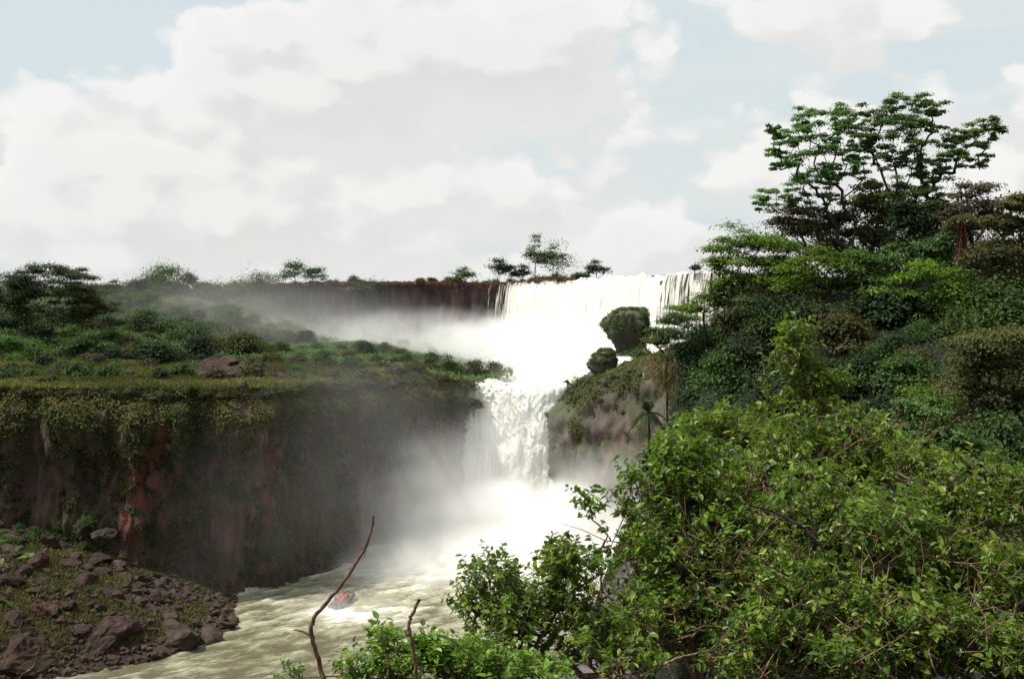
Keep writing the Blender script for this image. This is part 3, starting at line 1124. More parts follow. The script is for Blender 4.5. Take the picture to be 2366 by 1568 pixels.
hill_tree([(2230, 790, 50), (2290, 800, 60), (2340, 780, 60), (2260, 850, 60), (2330, 860, 70), (2350, 930, 70), (2270, 920, 60), (2380, 830, 60), (2240, 970, 60), (2330, 990, 70), (2390, 920, 60), (2210, 900, 50)],
          74, "olive leafy shrub in half shade above the near thicket", LEAF_OLIVE, 30, L=0.24, per=900, name="shrub", cat="shrub", flat=0.4, rz=1.0)
hill_tree([(2090, 960, 40), (2140, 940, 46), (2060, 990, 50), (2190, 990, 46), (2130, 1010, 60), (2010, 1010, 50), (2240, 1040, 50)],
          60, "glossy dark-leaved shrub between near thicket and shaded slope", LEAF_MID, 31, L=0.22, per=620, name="shrub", cat="shrub", flat=0.4, rz=1.0)


hill_tree([(1600, 770, 40), (1590, 830, 40), (1640, 790, 50), (1620, 860, 50), (1612, 920, 44), (1680, 760, 46), (1660, 900, 56), (1606, 980, 40), (1640, 970, 56), (1578, 800, 24)],
          132, "dark vine-hung tree forming the hill's outer edge above the small palm", LEAF_DARK, 32, L=0.34, per=520, name="vine_hung_tree", flat=0.3, rz=1.3)
hill_tree([(1530, 765, 26), (1545, 740, 24), (1575, 735, 30), (1520, 790, 22), (1550, 780, 28)], 150, "pale green leafy shrub between the top-heavy rock and the hill", LEAF_MID, 33, per=420, name="shrub", cat="shrub", flat=0.4, rz=1.0)
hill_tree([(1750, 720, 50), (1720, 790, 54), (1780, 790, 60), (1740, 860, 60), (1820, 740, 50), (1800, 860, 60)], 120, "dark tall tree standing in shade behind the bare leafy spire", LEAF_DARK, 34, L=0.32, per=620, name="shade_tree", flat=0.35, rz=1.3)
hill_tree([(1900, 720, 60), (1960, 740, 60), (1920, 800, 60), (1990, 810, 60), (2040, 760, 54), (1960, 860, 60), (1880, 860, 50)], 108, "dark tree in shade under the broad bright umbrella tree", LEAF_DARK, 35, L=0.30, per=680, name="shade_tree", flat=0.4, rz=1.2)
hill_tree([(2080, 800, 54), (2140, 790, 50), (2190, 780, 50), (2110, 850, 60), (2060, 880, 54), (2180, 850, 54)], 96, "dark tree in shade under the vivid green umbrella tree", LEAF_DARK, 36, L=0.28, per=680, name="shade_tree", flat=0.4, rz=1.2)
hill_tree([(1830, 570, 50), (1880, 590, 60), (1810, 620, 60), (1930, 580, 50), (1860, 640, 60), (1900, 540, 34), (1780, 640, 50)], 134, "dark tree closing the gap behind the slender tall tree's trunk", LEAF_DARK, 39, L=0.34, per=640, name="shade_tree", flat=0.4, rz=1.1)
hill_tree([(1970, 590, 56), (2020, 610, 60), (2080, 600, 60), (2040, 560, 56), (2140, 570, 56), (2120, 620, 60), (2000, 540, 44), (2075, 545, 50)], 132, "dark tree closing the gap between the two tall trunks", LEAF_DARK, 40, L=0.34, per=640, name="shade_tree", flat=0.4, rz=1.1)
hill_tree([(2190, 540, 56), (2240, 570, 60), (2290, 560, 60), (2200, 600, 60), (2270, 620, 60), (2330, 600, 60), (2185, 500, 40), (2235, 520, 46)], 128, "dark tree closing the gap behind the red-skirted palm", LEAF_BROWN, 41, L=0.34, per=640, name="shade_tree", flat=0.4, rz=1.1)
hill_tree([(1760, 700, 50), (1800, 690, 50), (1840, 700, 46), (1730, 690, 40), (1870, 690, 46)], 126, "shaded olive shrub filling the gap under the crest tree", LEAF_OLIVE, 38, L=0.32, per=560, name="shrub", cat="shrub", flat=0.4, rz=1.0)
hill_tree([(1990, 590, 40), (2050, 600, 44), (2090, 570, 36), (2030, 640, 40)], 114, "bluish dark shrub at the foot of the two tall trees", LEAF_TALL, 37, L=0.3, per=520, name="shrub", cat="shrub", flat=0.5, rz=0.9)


def make_shrub_proto(name, label, cat, group, leaf, seed, w, h, n, L, per, flat=0.45, bark=None):
    rng = np.random.default_rng(seed)
    C, R = random_crown(rng, (0, 0, 0), w, h, n, 0.25, 0.5)
    return make_tree(name, label, cat, (0, 0, 0), C, R, L, per, leaf, bark or BARK_DARK, 0.02, 0.12, group, seed, flat)


def project(p):
    f = p[1] * CP - (p[2] - CAM_Z) * SP
    return 1182.5 + p[0] / f * FPX, 784 - (p[1] * SP + (p[2] - CAM_Z) * CP) / f * FPX


def where(p, marks):
    """Words for the nearest landmark and how a spot lies to it."""
    x, y = project(p)
    m = min(marks, key=lambda q: math.hypot(q[0] - x, (q[1] - y) * 1.5))
    dx, dy = x - m[0], (y - m[1]) * 1.5
    rel = ("below" if dy > 0 else "above") if abs(dy) > abs(dx) else ("on the hillward side of" if dx > 0 else "on the open side of")
    if len(m) > 3 and abs(dx) >= abs(dy):
        rel = m[3][0] if dx < 0 else m[3][1]
    return rel + " " + m[2]


def scatter(protos, spots, words=None, marks=None, rng=RNG, jit=(0.75, 1.3)):
    """Put copies of the prototypes on the spots; words are the colour and kind of each prototype."""
    used = set()
    for k, p in enumerate(spots):
        pi = int(rng.integers(len(protos)))
        pr = protos[pi]
        f = rng.uniform(*jit)
        s = f * (p[3] if len(p) > 3 else 1.0)
        sc = (s, s, s * rng.uniform(0.8, 1.2))
        rz = rng.uniform(0, 6.28)
        if pi not in used:
            used.add(pi)
            o = pr
            pr.location, pr.rotation_euler, pr.scale = p[:3], (0, 0, rz), sc
        else:
            o = copy_thing(pr, p[:3], rz, sc)
        if words:
            size = "small" if f < 0.87 else ("large" if f > 1.16 else "middling")
            o['label'] = size + " " + words[pi] + " " + where(p, marks)
    for pi, pr in enumerate(protos):
        if pi not in used:
            for ch in list(pr.children):
                bpy.data.objects.remove(ch)
            bpy.data.objects.remove(pr)


HILL_MARKS = [(1730, 600, "the layered crest tree"), (1900, 630, "the broad bright umbrella tree"), (2150, 680, "the vivid green umbrella tree"),
              (1635, 700, "the small bright overhanging shrub"), (2160, 585, "the pale yellow-green shrub"), (2020, 500, "the bamboo thicket"),
              (1850, 515, "the vine-covered dome"), (2335, 570, "the large olive tree"), (2300, 860, "the half-shaded olive shrub"),
              (2110, 980, "the glossy dark shrub"), (1830, 840, "the bare leafy spire"), (1510, 950, "the small palm"), (1600, 850, "the dry reeds")]


def hill_fill():
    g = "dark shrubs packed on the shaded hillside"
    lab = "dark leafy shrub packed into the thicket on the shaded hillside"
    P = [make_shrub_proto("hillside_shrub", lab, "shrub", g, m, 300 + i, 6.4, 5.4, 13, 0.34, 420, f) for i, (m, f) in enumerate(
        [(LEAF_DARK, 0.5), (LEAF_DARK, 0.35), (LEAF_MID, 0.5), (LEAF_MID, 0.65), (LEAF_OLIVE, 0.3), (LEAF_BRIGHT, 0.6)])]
    rng = np.random.default_rng(77)
    spots = []
    pts = []
    for tries in range(5200):
        px, py = rng.uniform(1490, 2420), rng.uniform(560, 1540)
        if py < 560 + (1720 - px) * 0.75 or (py < 1040 and px < 1600):
            continue
        if any(a < px < b and c < py < d for a, b, c, d in ((1600, 1850, 500, 730), (1810, 2040, 570, 730), (2040, 2270, 590, 765), (2090, 2220, 530, 660), (1580, 1710, 660, 760))):
            continue
        h = hit(hill_z, px, py, 24, 175)
        if h is None:
            continue
        sep = float(np.interp(h[1], [25, 70, 130], [120, 84, 58]))
        if any(abs(px - a) < sep and abs(py - b) < sep * 0.62 for a, b in pts):
            continue
        pts.append((px, py))
        s = np.interp(h[1], [25, 60, 110, 170], [0.36, 0.6, 0.9, 1.0])
        spots.append((h[0], h[1], h[2] - 1.0, s))
    W = ["dark round-leaved shrub", "dark ragged shrub", "mid-green shrub", "deep green flat-topped shrub", "dull olive shrub", "bright green flat-topped shrub"]
    scatter(P, spots, W, HILL_MARKS, rng, (0.6, 1.45))
    return len(spots)


N_HILL = hill_fill()


# dense leaf cover clinging to the hillside itself (ground cover nobody could count)
def hill_cover():
    rng = np.random.default_rng(91)
    pts = []
    n = 40000
    Y = rng.uniform(40, 190, n)
    d = rng.uniform(-9, 30, n)
    X = np.interp(Y, HY, HX) + d
    vis = np.abs(1182.5 + X / Y * FPX - 1960) < 480
    X, Y = X[vis], Y[vis]
    Z = hill_z(X, Y)
    P = np.stack([X, Y, Z], -1) + rng.normal(size=(len(X), 3)) * [0.5, 0.5, 0.35]
    N = norm(np.stack([-0.6 + 0 * X, -0.4 + 0 * X, 0.6 + 0 * X], -1) + rng.normal(size=P.shape) * 0.4)
    U = np.cross(N, rand_dirs(rng, len(X)))
    L = rng.uniform(0.25, 0.5, len(X)) * np.interp(Y, [40, 120], [0.6, 1.0])
    V, F = leaf_quads(P, U, N, L, L * 0.6)
    tint = np.repeat(np.clip(0.4 + 0.25 * rng.normal(size=len(X)), 0, 1), 4)
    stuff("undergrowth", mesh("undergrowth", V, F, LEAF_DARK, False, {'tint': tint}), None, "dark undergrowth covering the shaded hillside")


hill_cover()


# ------------------------------------------------------------------ palms
def build_palm(label, base, top, crown_r, leafm, nf, seed, spear=True, skirt=None, droop=0.9, Lf=0.5):
    rng = np.random.default_rng(seed)
    base, top = np.asarray(base, float), np.asarray(top, float)
    root = thing("palm_tree", label, "palm", base)
    t = np.linspace(0, 1, 14)
    bow = np.sin(t * math.pi)[:, None] * np.array([-0.25, 0, 0]) * (top - base)[2] * 0.12
    C = (top - base)[None] * t[:, None] + bow
    V, F = polytube(C, 0.17 - 0.06 * t, 8)
    obj("trunk", mesh("trunk", V, F, BARK_DARK, True), root)
    tp = top - base

    def frond(az, el, length, mat, dr, nm="frond"):
        d = np.array([math.cos(az) * math.cos(el), math.sin(az) * math.cos(el), math.sin(el)])
        k = np.linspace(0, 1, 12)
        spine = tp + d[None] * (k * length)[:, None] + np.array([0, 0, -1.0])[None] * (dr * length * k ** 2)[:, None]
        V1, F1 = polytube(spine, 0.035 * (1 - 0.85 * k), 4)
        kk = np.repeat(np.linspace(0.12, 1.0, 26), 2)
        side = np.tile([1.0, -1.0], 26)
        P = np.stack([np.interp(kk, k, spine[:, j]) for j in range(3)], -1)
        tg = norm(np.gradient(spine, axis=0))
        T = np.stack([np.interp(kk, k, tg[:, j]) for j in range(3)], -1)
        S = norm(np.cross(T, [0, 0, 1.0]) + 1e-4) * side[:, None]
        U = norm(S + T * 0.7 + np.array([0, 0, -0.55]) + rng.normal(size=P.shape) * 0.12)
        Nn = norm(np.cross(U, T) * side[:, None] + 1e-4)
        L = Lf * (0.5 + 1.0 * np.sin(np.clip(kk, 0, 1) * math.pi * 0.85))
        V2, F2 = leaf_quads(P, U, Nn, L, L * 0.07 + 0.02, 0.03)
        V, F = merge([(V1, F1), (V2, F2)])
        o = obj(nm, mesh(nm, V, F, mat, False, {'tint': np.full(len(V), rng.uniform(0.2, 0.8))}), root)
        return o

    for i in range(nf):
        frond(i * 2.399 + rng.uniform(-0.2, 0.2), rng.uniform(-0.15, 0.65), crown_r * rng.uniform(0.8, 1.1), leafm, droop * rng.uniform(0.5, 0.9))
    if spear:
        for i in range(4):
            frond(rng.uniform(0, 6.28), 1.35 + rng.uniform(-0.12, 0.12), crown_r * 0.62, leafm, 0.05)
    if skirt is not None:
        for i in range(10):
            frond(i * 2.399, rng.uniform(-1.54, -1.38), crown_r * rng.uniform(0.8, 1.9), skirt, 0.2, "dead_frond")
    return root


pt = at(1498, 955, 108)
pb = at(1518, 1060, 108)
build_palm("small wind-bent palm standing before the mist beside the bluff", pb + [0.3, 0, -6], pt, 2.1, LEAF_DARK, 12, 5, True, None, 1.2, 0.5)
pt = at(2222, 498, 105)
pb = at(2222, 690, 105)
build_palm("old palm on the crest with a rust-red skirt of dead fronds", pb, pt, 2.2, LEAF_OLIVE, 12, 6, False, LEAF_RUST, 1.0, 0.55)

# dry reeds spilling over the bluff
def build_reeds():
    rng = np.random.default_rng(61)
    parts = []
    n = 1300
    px = rng.normal(1542, 22, n)
    py = rng.normal(845, 26, n) + (px - 1535) * 0.3
    c = np.stack([at(a, b, 150 + rng.normal() * 1.5) for a, b in zip(px, py)])
    U = norm(np.stack([rng.normal(-0.2, 0.5, n), rng.normal(-0.3, 0.4, n), rng.normal(-0.9, 0.4, n)], -1))
    L = rng.uniform(0.8, 2.2, n)
    V, F = leaf_quads(c, U, rand_dirs(rng, n), L, 0.07 + 0.05 * rng.random(n), 0.05)
    tint = np.repeat(np.clip(rng.normal(0.5, 0.25, n), 0, 1), 4)
    me = mesh("dry_reeds", V, F, LEAF_DRY, False, {'tint': tint})
    thing("dry_reeds", "straw-coloured dry reeds hanging over the rock above the small palm", "reeds", me=me)


build_reeds()


# ------------------------------------------------------------------ cliff creepers and grass of the shelf
def cliff_creepers():
    rng = np.random.default_rng(41)
    nC = 8500
    si = rng.uniform(0, len(CL_P) - 1, nC)
    hang = 0.35 + 1.5 * np.clip(0.5 + 0.9 * noise3(np.stack([si / 17, si * 0, si * 0 + 4], -1)) + 0.5 * noise3(np.stack([si / 5.5, si * 0, si * 0 + 8], -1)), 0, 1.2)
    t = np.abs(rng.normal(0.0, 0.17, nC)) * hang
    deep = rng.random(nC) < np.where(si > len(CL_P) * 0.5, 0.70, 0.55)
    t = np.where(deep, rng.random(nC), t)
    patch = noise3(np.stack([si / 22, t * 3.0, si * 0 + 2], -1))
    keep = (patch > -0.50 + 0.55 * np.clip(t - 0.2, 0, 1)) | (t < 0.14)
    deep_size = np.where(t > 0.3, rng.uniform(0.4, 0.9, nC), 1.0)
    si, t, deep_size = si[keep], np.clip(t[keep], 0, 0.97), deep_size[keep]
    P, N = cliff_surface(si, t)
    r = rng.uniform(0.4, 1.35, len(t)) * np.where(t < 0.2, 1.2, 0.95) * deep_size
    C = P + N * (r * 0.25)[:, None]
    R = np.stack([r, r * 0.75, r * rng.uniform(0.7, 1.3, len(t))], -1)
    V, F, tint = clump_leaves(rng, C, R, 42, 0.36, 0.35, wide=1.1)
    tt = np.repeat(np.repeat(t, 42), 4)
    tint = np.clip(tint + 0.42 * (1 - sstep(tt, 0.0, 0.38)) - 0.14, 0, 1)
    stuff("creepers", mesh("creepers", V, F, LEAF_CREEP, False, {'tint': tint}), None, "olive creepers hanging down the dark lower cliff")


cliff_creepers()


def bluff_moss():
    rng = np.random.default_rng(43)
    n = 60000
    si = rng.uniform(10, len(B_P) - 2, n)
    t = rng.beta(2.0, 1.6, n)
    pat = noise3(np.stack([si / 14, t * 6, si * 0 + 7], -1))
    k = pat > 0.25 - 1.2 * t
    si, t = si[k], t[k]
    P, N = bluff_surface(si, t)
    n = len(P)
    N = norm(N + rng.normal(size=N.shape) * 0.4)
    U = np.cross(N, rand_dirs(rng, n))
    U[:, 2] -= 0.4
    L = rng.uniform(0.3, 0.8, n)
    V, F = leaf_quads(P + N * 0.15, U, N, L, L * 0.5)
    tint = np.repeat(np.clip(rng.normal(0.5, 0.22, n), 0, 1), 4)
    nc = 420
    s2 = rng.uniform(6, len(B_P) - 2, nc)
    t2 = rng.beta(2.6, 1.6, nc)
    P2, N2 = bluff_surface(s2, t2)
    q = rng.uniform(0.4, 1.3, nc)
    V2, F2, tint2 = clump_leaves(rng, P2 + N2 * 0.1, np.stack([q, q, q * 0.8], -1), 70, 0.4, 0.4)
    F = np.concatenate([F, F2 + len(V)])
    V = np.concatenate([V, V2])
    tint = np.concatenate([tint, tint2])
    stuff("moss", mesh("moss", V, F, LEAF_CREEP, False, {'tint': tint}), None, "mossy growth over the rounded bluff")


bluff_moss()


def shelf_grass():
    rng = np.random.default_rng(44)
    n = 90000
    X = rng.uniform(-112, 2, n)
    Y = Yc(X) + np.abs(rng.normal(0, 1, n)) * 38 - 0.5
    k = Y < 300
    X, Y = X[k], Y[k]
    Z = plateau_z(X, Y)
    n = len(X)
    U = norm(np.stack([rng.normal(0, 0.5, n), rng.normal(0, 0.5, n), np.ones(n)], -1))
    N = rand_dirs(rng, n)
    L = rng.uniform(0.35, 0.95, n)
    V, F = leaf_quads(np.stack([X, Y, Z - 0.1], -1), U, N, L, L * 0.42, 0.05)
    tint = np.clip(0.38 + 0.18 * rng.normal(size=n) + 0.6 * noise3(np.stack([X / 9, Y / 9, X * 0], -1)), 0, 1)
    stuff("grass", mesh("grass", V, F, GRASS, False, {'tint': np.repeat(tint, 4)}), None, "yellow-green grass on the flat shelf above the lower cliff")


shelf_grass()


# ------------------------------------------------------------------ rocks
def rock_mesh(seed, mat, cuts=9, sub=ICO2, squash=(1, 1, 0.75)):
    """Angular boulder: a ball planed off by random flat cuts, then roughened."""
    rng = np.random.default_rng(seed)
    V = sub[0].copy()
    V = V * (1 + 0.18 * noise3(V * 1.7 + seed * 1.3))[:, None]
    for c in range(cuts):
        n = rand_dirs(rng, 1)[0]
        d = rng.uniform(0.45, 0.85)
        k = V @ n - d
        V = V - np.maximum(k, 0)[:, None] * n[None] * 0.94
    V = V * (1 + 0.10 * fbm(V * 3.1 + seed, 3))[:, None]
    V = V * np.array(squash) + 0.015 * rng.normal(size=V.shape)
    return mesh("boulder", V, sub[1], mat, False)


ROCKS = [rock_mesh(i, BOULDER, 9 + i % 4, ICO3, (1.0, 0.8 + 0.05 * (i % 5), 0.55 + 0.07 * (i % 5))) for i in range(12)]
ROCKS_P = [rock_mesh(40 + i, BOULDER_PALE, 10, ICO3, (1.15, 0.9, 0.5 + 0.06 * i)) for i in range(4)]
ROCKS_BIG = [rock_mesh(60 + i, BOULDER, 12, ICO4, (1.1, 0.85, 0.62)) for i in range(5)]


def boulder(label, loc, size, me, rng, cat="boulder", group=None, tilt=0.35, name="boulder"):
    o = thing(name, label, cat, loc, group, me)
    o.rotation_euler = (rng.uniform(-tilt, tilt), rng.uniform(-tilt, tilt), rng.uniform(0, 6.28))
    s = np.asarray(size, float) * np.ones(3)
    o.scale = s
    return o


# boulder slope at the foot of the cliff
SH = np.array([[-100, 118], [-66, 128], [-55, 134.5], [-47, 141], [-41.5, 148], [-41, 155], [-43.5, 164], [-46, 174], [-46, 182]], float)


def shore_x(Y):
    return np.interp(Y, SH[:, 1], SH[:, 0])


def talus_z(X, Y):
    X, Y = np.asarray(X, float), np.asarray(Y, float)
    d = np.maximum(shore_x(Y) - X, 0)
    top = np.interp(Y, [118, 140, 160, 176], [10, 12, 14, 14])
    z = np.interp(d, [0, 2, 6, 14, 40, 60], [0, 0.9, 2.2, 5.6, 13.2, 14.5])
    n = fbm(np.stack([X / 6, Y / 6, X * 0 + 1.5], -1), 4)
    return np.where(d > 0, np.minimum(z, top) + n * 0.8 - 0.2, -1.0)


RUBBLE_MARKS = [(x, y, t, ("shoreward of", "riverward of")) for x, y, t in [(232, 1492, "the huge sloping slab"), (60, 1535, "the reddish corner slab"), (400, 1478, "the flat pale boulder"),
                (480, 1440, "the waterline's bend"), (85, 1425, "the hollow-based dark boulder"), (75, 1305, "the pair of dark rounded boulders"), (105, 1262, "the red upright boulder"),
                (232, 1238, "the smooth boulder topping the slope"), (225, 1300, "the sharp-edged dark block"), (320, 1290, "the long reddish boulder"), (280, 1340, "the squat dark boulder"),
                (250, 1378, "the tall dark wedge"), (300, 1455, "the dark ledge boulder"), (410, 1370, "the rubble's narrow tongue"), (490, 1400, "the pale triangular rock"), (380, 1430, "the broken ledges")]]


def build_talus():
    ys = np.linspace(110, 182, 110)
    us = np.linspace(0, 1, 90) ** 1.4
    Y = np.repeat(ys[:, None], 90, 1)
    X = shore_x(ys)[:, None] + 0.5 - us[None] * 62
    Z = talus_z(X, Y) - 0.15
    me = mesh("rubble_slope", np.stack([X, Y, Z], -1).reshape(-1, 3), grid_faces(110, 90)[:, ::-1], BOULDER, True)
    structure("rubble_slope", me, "rocky bank at the foot of the dark cliff")
    rng = np.random.default_rng(51)
    big = [(232, 1492, 96, 0, "huge dark slab sloping into the brown water at the rubble's foot"),
           (60, 1535, 90, 1, "broad reddish slab at the rubble's lowest corner by the water"),
           (400, 1478, 62, 2, "flat pale brown boulder at the waterline with a bright upper face"),
           (478, 1480, 36, 3, "rounded brown boulder at the waterline next to the pale flat one"),
           (85, 1425, 52, 4, "dark bulky boulder with a black hollow beneath it"),
           (20, 1440, 40, 0, "reddish tilted slab wedged behind the bulky dark boulder"),
           (75, 1305, 34, 1, "dark rounded boulder shading the grass patch, larger of two neighbours"),
           (150, 1310, 28, 2, "dark rounded boulder shading the grass patch, smaller of two neighbours"),
           (105, 1262, 30, 3, "red-brown upright boulder in the green scrub below the cliff"),
           (30, 1255, 28, 4, "red peaked boulder half sunk in scrub near the frame's edge"),
           (232, 1238, 30, 0, "large smooth grey-brown boulder topping the rubble slope"),
           (150, 1236, 20, 1, "pointed boulder leaning in the scrub under the cliff"),
           (225, 1300, 34, 2, "dark sharp-edged block beside the grass patch"),
           (320, 1290, 34, 3, "long reddish boulder near the upper end of the rubble"),
           (280, 1340, 26, 4, "squat dark boulder in the middle of the grassy rubble"),
           (325, 1340, 22, 0, "greenish rounded boulder next to the squat dark one"),
           (250, 1378, 26, 1, "tall dark wedge of rock standing in the rubble grass"),
           (150, 1405, 30, 2, "black overhung block below the grass patch"),
           (300, 1455, 34, 3, "dark ledge boulder above the waterline shingle"),
           (180, 1462, 30, 4, "angular slab on the back of the huge sloping slab"),
           (480, 1400, 18, 0, "pale triangular rock catching the light at the cliff's foot")]
    taken = []
    for px, py, hw, k, lab in big:
        h = hit(talus_z, px, py, 112, 176, 0.25)
        if h is None:
            h = at(px, py, 165)
        s = hw / FPX * h[1]
        pale = "pale" in lab or "grey-brown" in lab
        me = ROCKS_P[k % 4] if pale else ROCKS_BIG[k % 5]
        boulder(lab, (h[0], h[1] + s * 0.5, h[2] + s * 0.1), (s * 1.05, s * 0.95, s * 1.0), me, rng, tilt=0.22)
        taken.append((h[0], h[1], s))
    g1 = "small rocks of the rubble slope"
    cnt = 0
    tries = 0
    while cnt < 285 and tries < 9000:
        tries += 1
        px, py = rng.uniform(-10, 560), rng.uniform(1215, 1560)
        h = hit(talus_z, px, py, 112, 176, 0.5)
        if h is None:
            continue
        X, Y, Z = h
        dsh = shore_x(Y) - X
        if dsh < -0.3:
            continue
        gr = fbm(np.array([[X / 9, Y / 9, 8.3]]), 2)[0]
        if gr > 0.12 and dsh > 6 and rng.random() < 0.8:
            continue
        s = float(np.clip(rng.lognormal(-0.15, 0.5), 0.4, 2.2)) * (0.75 if dsh < 6 else 1.0)
        if any((X - a) ** 2 + (Y - b) ** 2 < (0.75 * (c + s)) ** 2 for a, b, c in taken):
            continue
        taken.append((X, Y, s))
        pale = rng.random() < 0.3
        me = ROCKS_P[int(rng.integers(4))] if pale else ROCKS[int(rng.integers(12))]
        lab = ("small" if s < 0.8 else ("middling" if s < 1.25 else "large")) + (" pale brown" if pale else " dark brown") + " angular rock " + where((X, Y, Z), RUBBLE_MARKS)
        boulder(lab, (X, Y, Z + s * 0.15), (s * 1.05, s * 1.05, s * 1.05 * rng.uniform(0.7, 1.15)), me, rng, "rock", g1, 0.5, "rock")
        cnt += 1
    # loose stones filling the gaps
    n = 2600
    Y = rng.uniform(116, 176, n)
    d = np.abs(rng.normal(0, 1, n)) * 13
    X = shore_x(Y) - d + 0.4
    Z = talus_z(X, Y)
    s = rng.lognormal(-1.15, 0.45, n)
    B = rock_mesh(90, BOULDER, 8, ICO1)
    bv = np.array([v.co[:] for v in B.vertices])
    bf = np.array([p.vertices[:] for p in B.polygons])
    rot = rand_dirs(rng, n)
    V = bv[None] * s[:, None, None] * rng.uniform(0.7, 1.3, (n, 1, 3))
    ca, sa = rot[:, 0], rot[:, 1]
    nn = np.hypot(ca, sa)
    ca, sa = (ca / nn)[:, None], (sa / nn)[:, None]
    V = np.stack([V[..., 0] * ca - V[..., 1] * sa, V[..., 0] * sa + V[..., 1] * ca, V[..., 2]], -1) + np.stack([X, Y, Z], -1)[:, None]
    F = (bf[None] + (np.arange(n) * len(bv))[:, None, None]).reshape(-1, 3)
    stuff("shingle", mesh("shingle", V.reshape(-1, 3), F, BOULDER_PALE), None, "loose stones between the rubble boulders")
    # grass and scrub on the rubble
    n = 80000
    Y = rng.uniform(120, 178, n)
    X = shore_x(Y) - rng.uniform(4, 60, n) ** 1.0
    gr = fbm(np.stack([X / 9, Y / 9, X * 0 + 8.3], -1), 2)
    k = gr > -0.05 + 0.1 * rng.normal(size=n)
    X, Y = X[k], Y[k]
    Z = talus_z(X, Y)
    n = len(X)
    U = norm(np.stack([rng.normal(0, 0.6, n), rng.normal(0, 0.6, n), np.ones(n)], -1))
    L = rng.uniform(0.3, 0.75, n)
    V, F = leaf_quads(np.stack([X, Y, Z - 0.05], -1), U, rand_dirs(rng, n), L, L * 0.4, 0.05)
    tint = np.repeat(np.clip(0.5 + 0.2 * rng.normal(size=n) + 0.3 * noise3(np.stack([X / 7, Y / 7, X * 0], -1)), 0, 1), 4)
    stuff("grass", mesh("rubble_grass", V, F, GRASS_DULL, False, {'tint': tint}), None, "dull olive grass growing between the rubble boulders")
    g = "scrub bushes under the cliff"
    P = [make_shrub_proto("scrub_bush", "grey-green scrub bush between the rubble and the cliff wall", "bush", g, LEAF_MID, 500 + i, 3.4, 2.4, 9, 0.26, 150, 0.5) for i in range(3)]
    spots = []
    for px, py in [(10, 1225), (45, 1215), (80, 1225), (110, 1210), (145, 1205), (185, 1225), (200, 1205), (60, 1240), (120, 1235), (170, 1245), (20, 1245), (195, 1255), (100, 1190), (210, 1235)]:
        h = hit(talus_z, px, py + 12, 112, 178, 0.25)
        if h is None:
            h = at(px, py + 12, 167)
        spots.append((h[0], h[1], h[2] - 0.3, 0.8))
    scatter(P, spots, ['grey-green scrub bush', 'dense scrub bush', 'open scrub bush'], RUBBLE_MARKS, rng)


build_talus()


def shelf_boulders():
    rng = np.random.default_rng(52)
    for px, py, hw, k, lab in [(545, 866, 30, 0, "angular sunlit block on the grassy shelf, its flat face turned away from the falls"),
                               (490, 862, 36, 1, "dark low boulder beside the angular sunlit block"),
                               (525, 842, 26, 2, "dark boulder tucked behind the angular sunlit block"),
                               (420, 862, 12, 3, "small reddish stone in the shelf grass"),
                               (365, 868, 13, 1, "dark stone among the bushes before the lone near-black bush"), (640, 866, 16, 2, "dark flat stone on the shelf between the boulders and the ragged bushes"),
                               (690, 870, 13, 1, "dark stone on the shelf nearest the ragged bushes"), (560, 888, 16, 2, "dark stone at the very brink below the angular sunlit block"),
                               (300, 860, 11, 3, "pale stone in the grass between dark stand and boulders"), (770, 876, 12, 1, "dark stone at the foot of the farther ragged bush"),
                               (910, 884, 13, 2, "dark stone near the cliff corner on the shelf")]:
        h = hit(plateau_z, px, py + 8, 150, 300, 0.5)
        s = hw / FPX * h[1]
        boulder(lab, (h[0], h[1], h[2] + s * 0.35), (s * 1.5, s * 1.2, s * 1.5), ROCKS_P[k % 4] if k in (0, 3) else ROCKS_BIG[k], rng, tilt=0.3)


shelf_boulders()


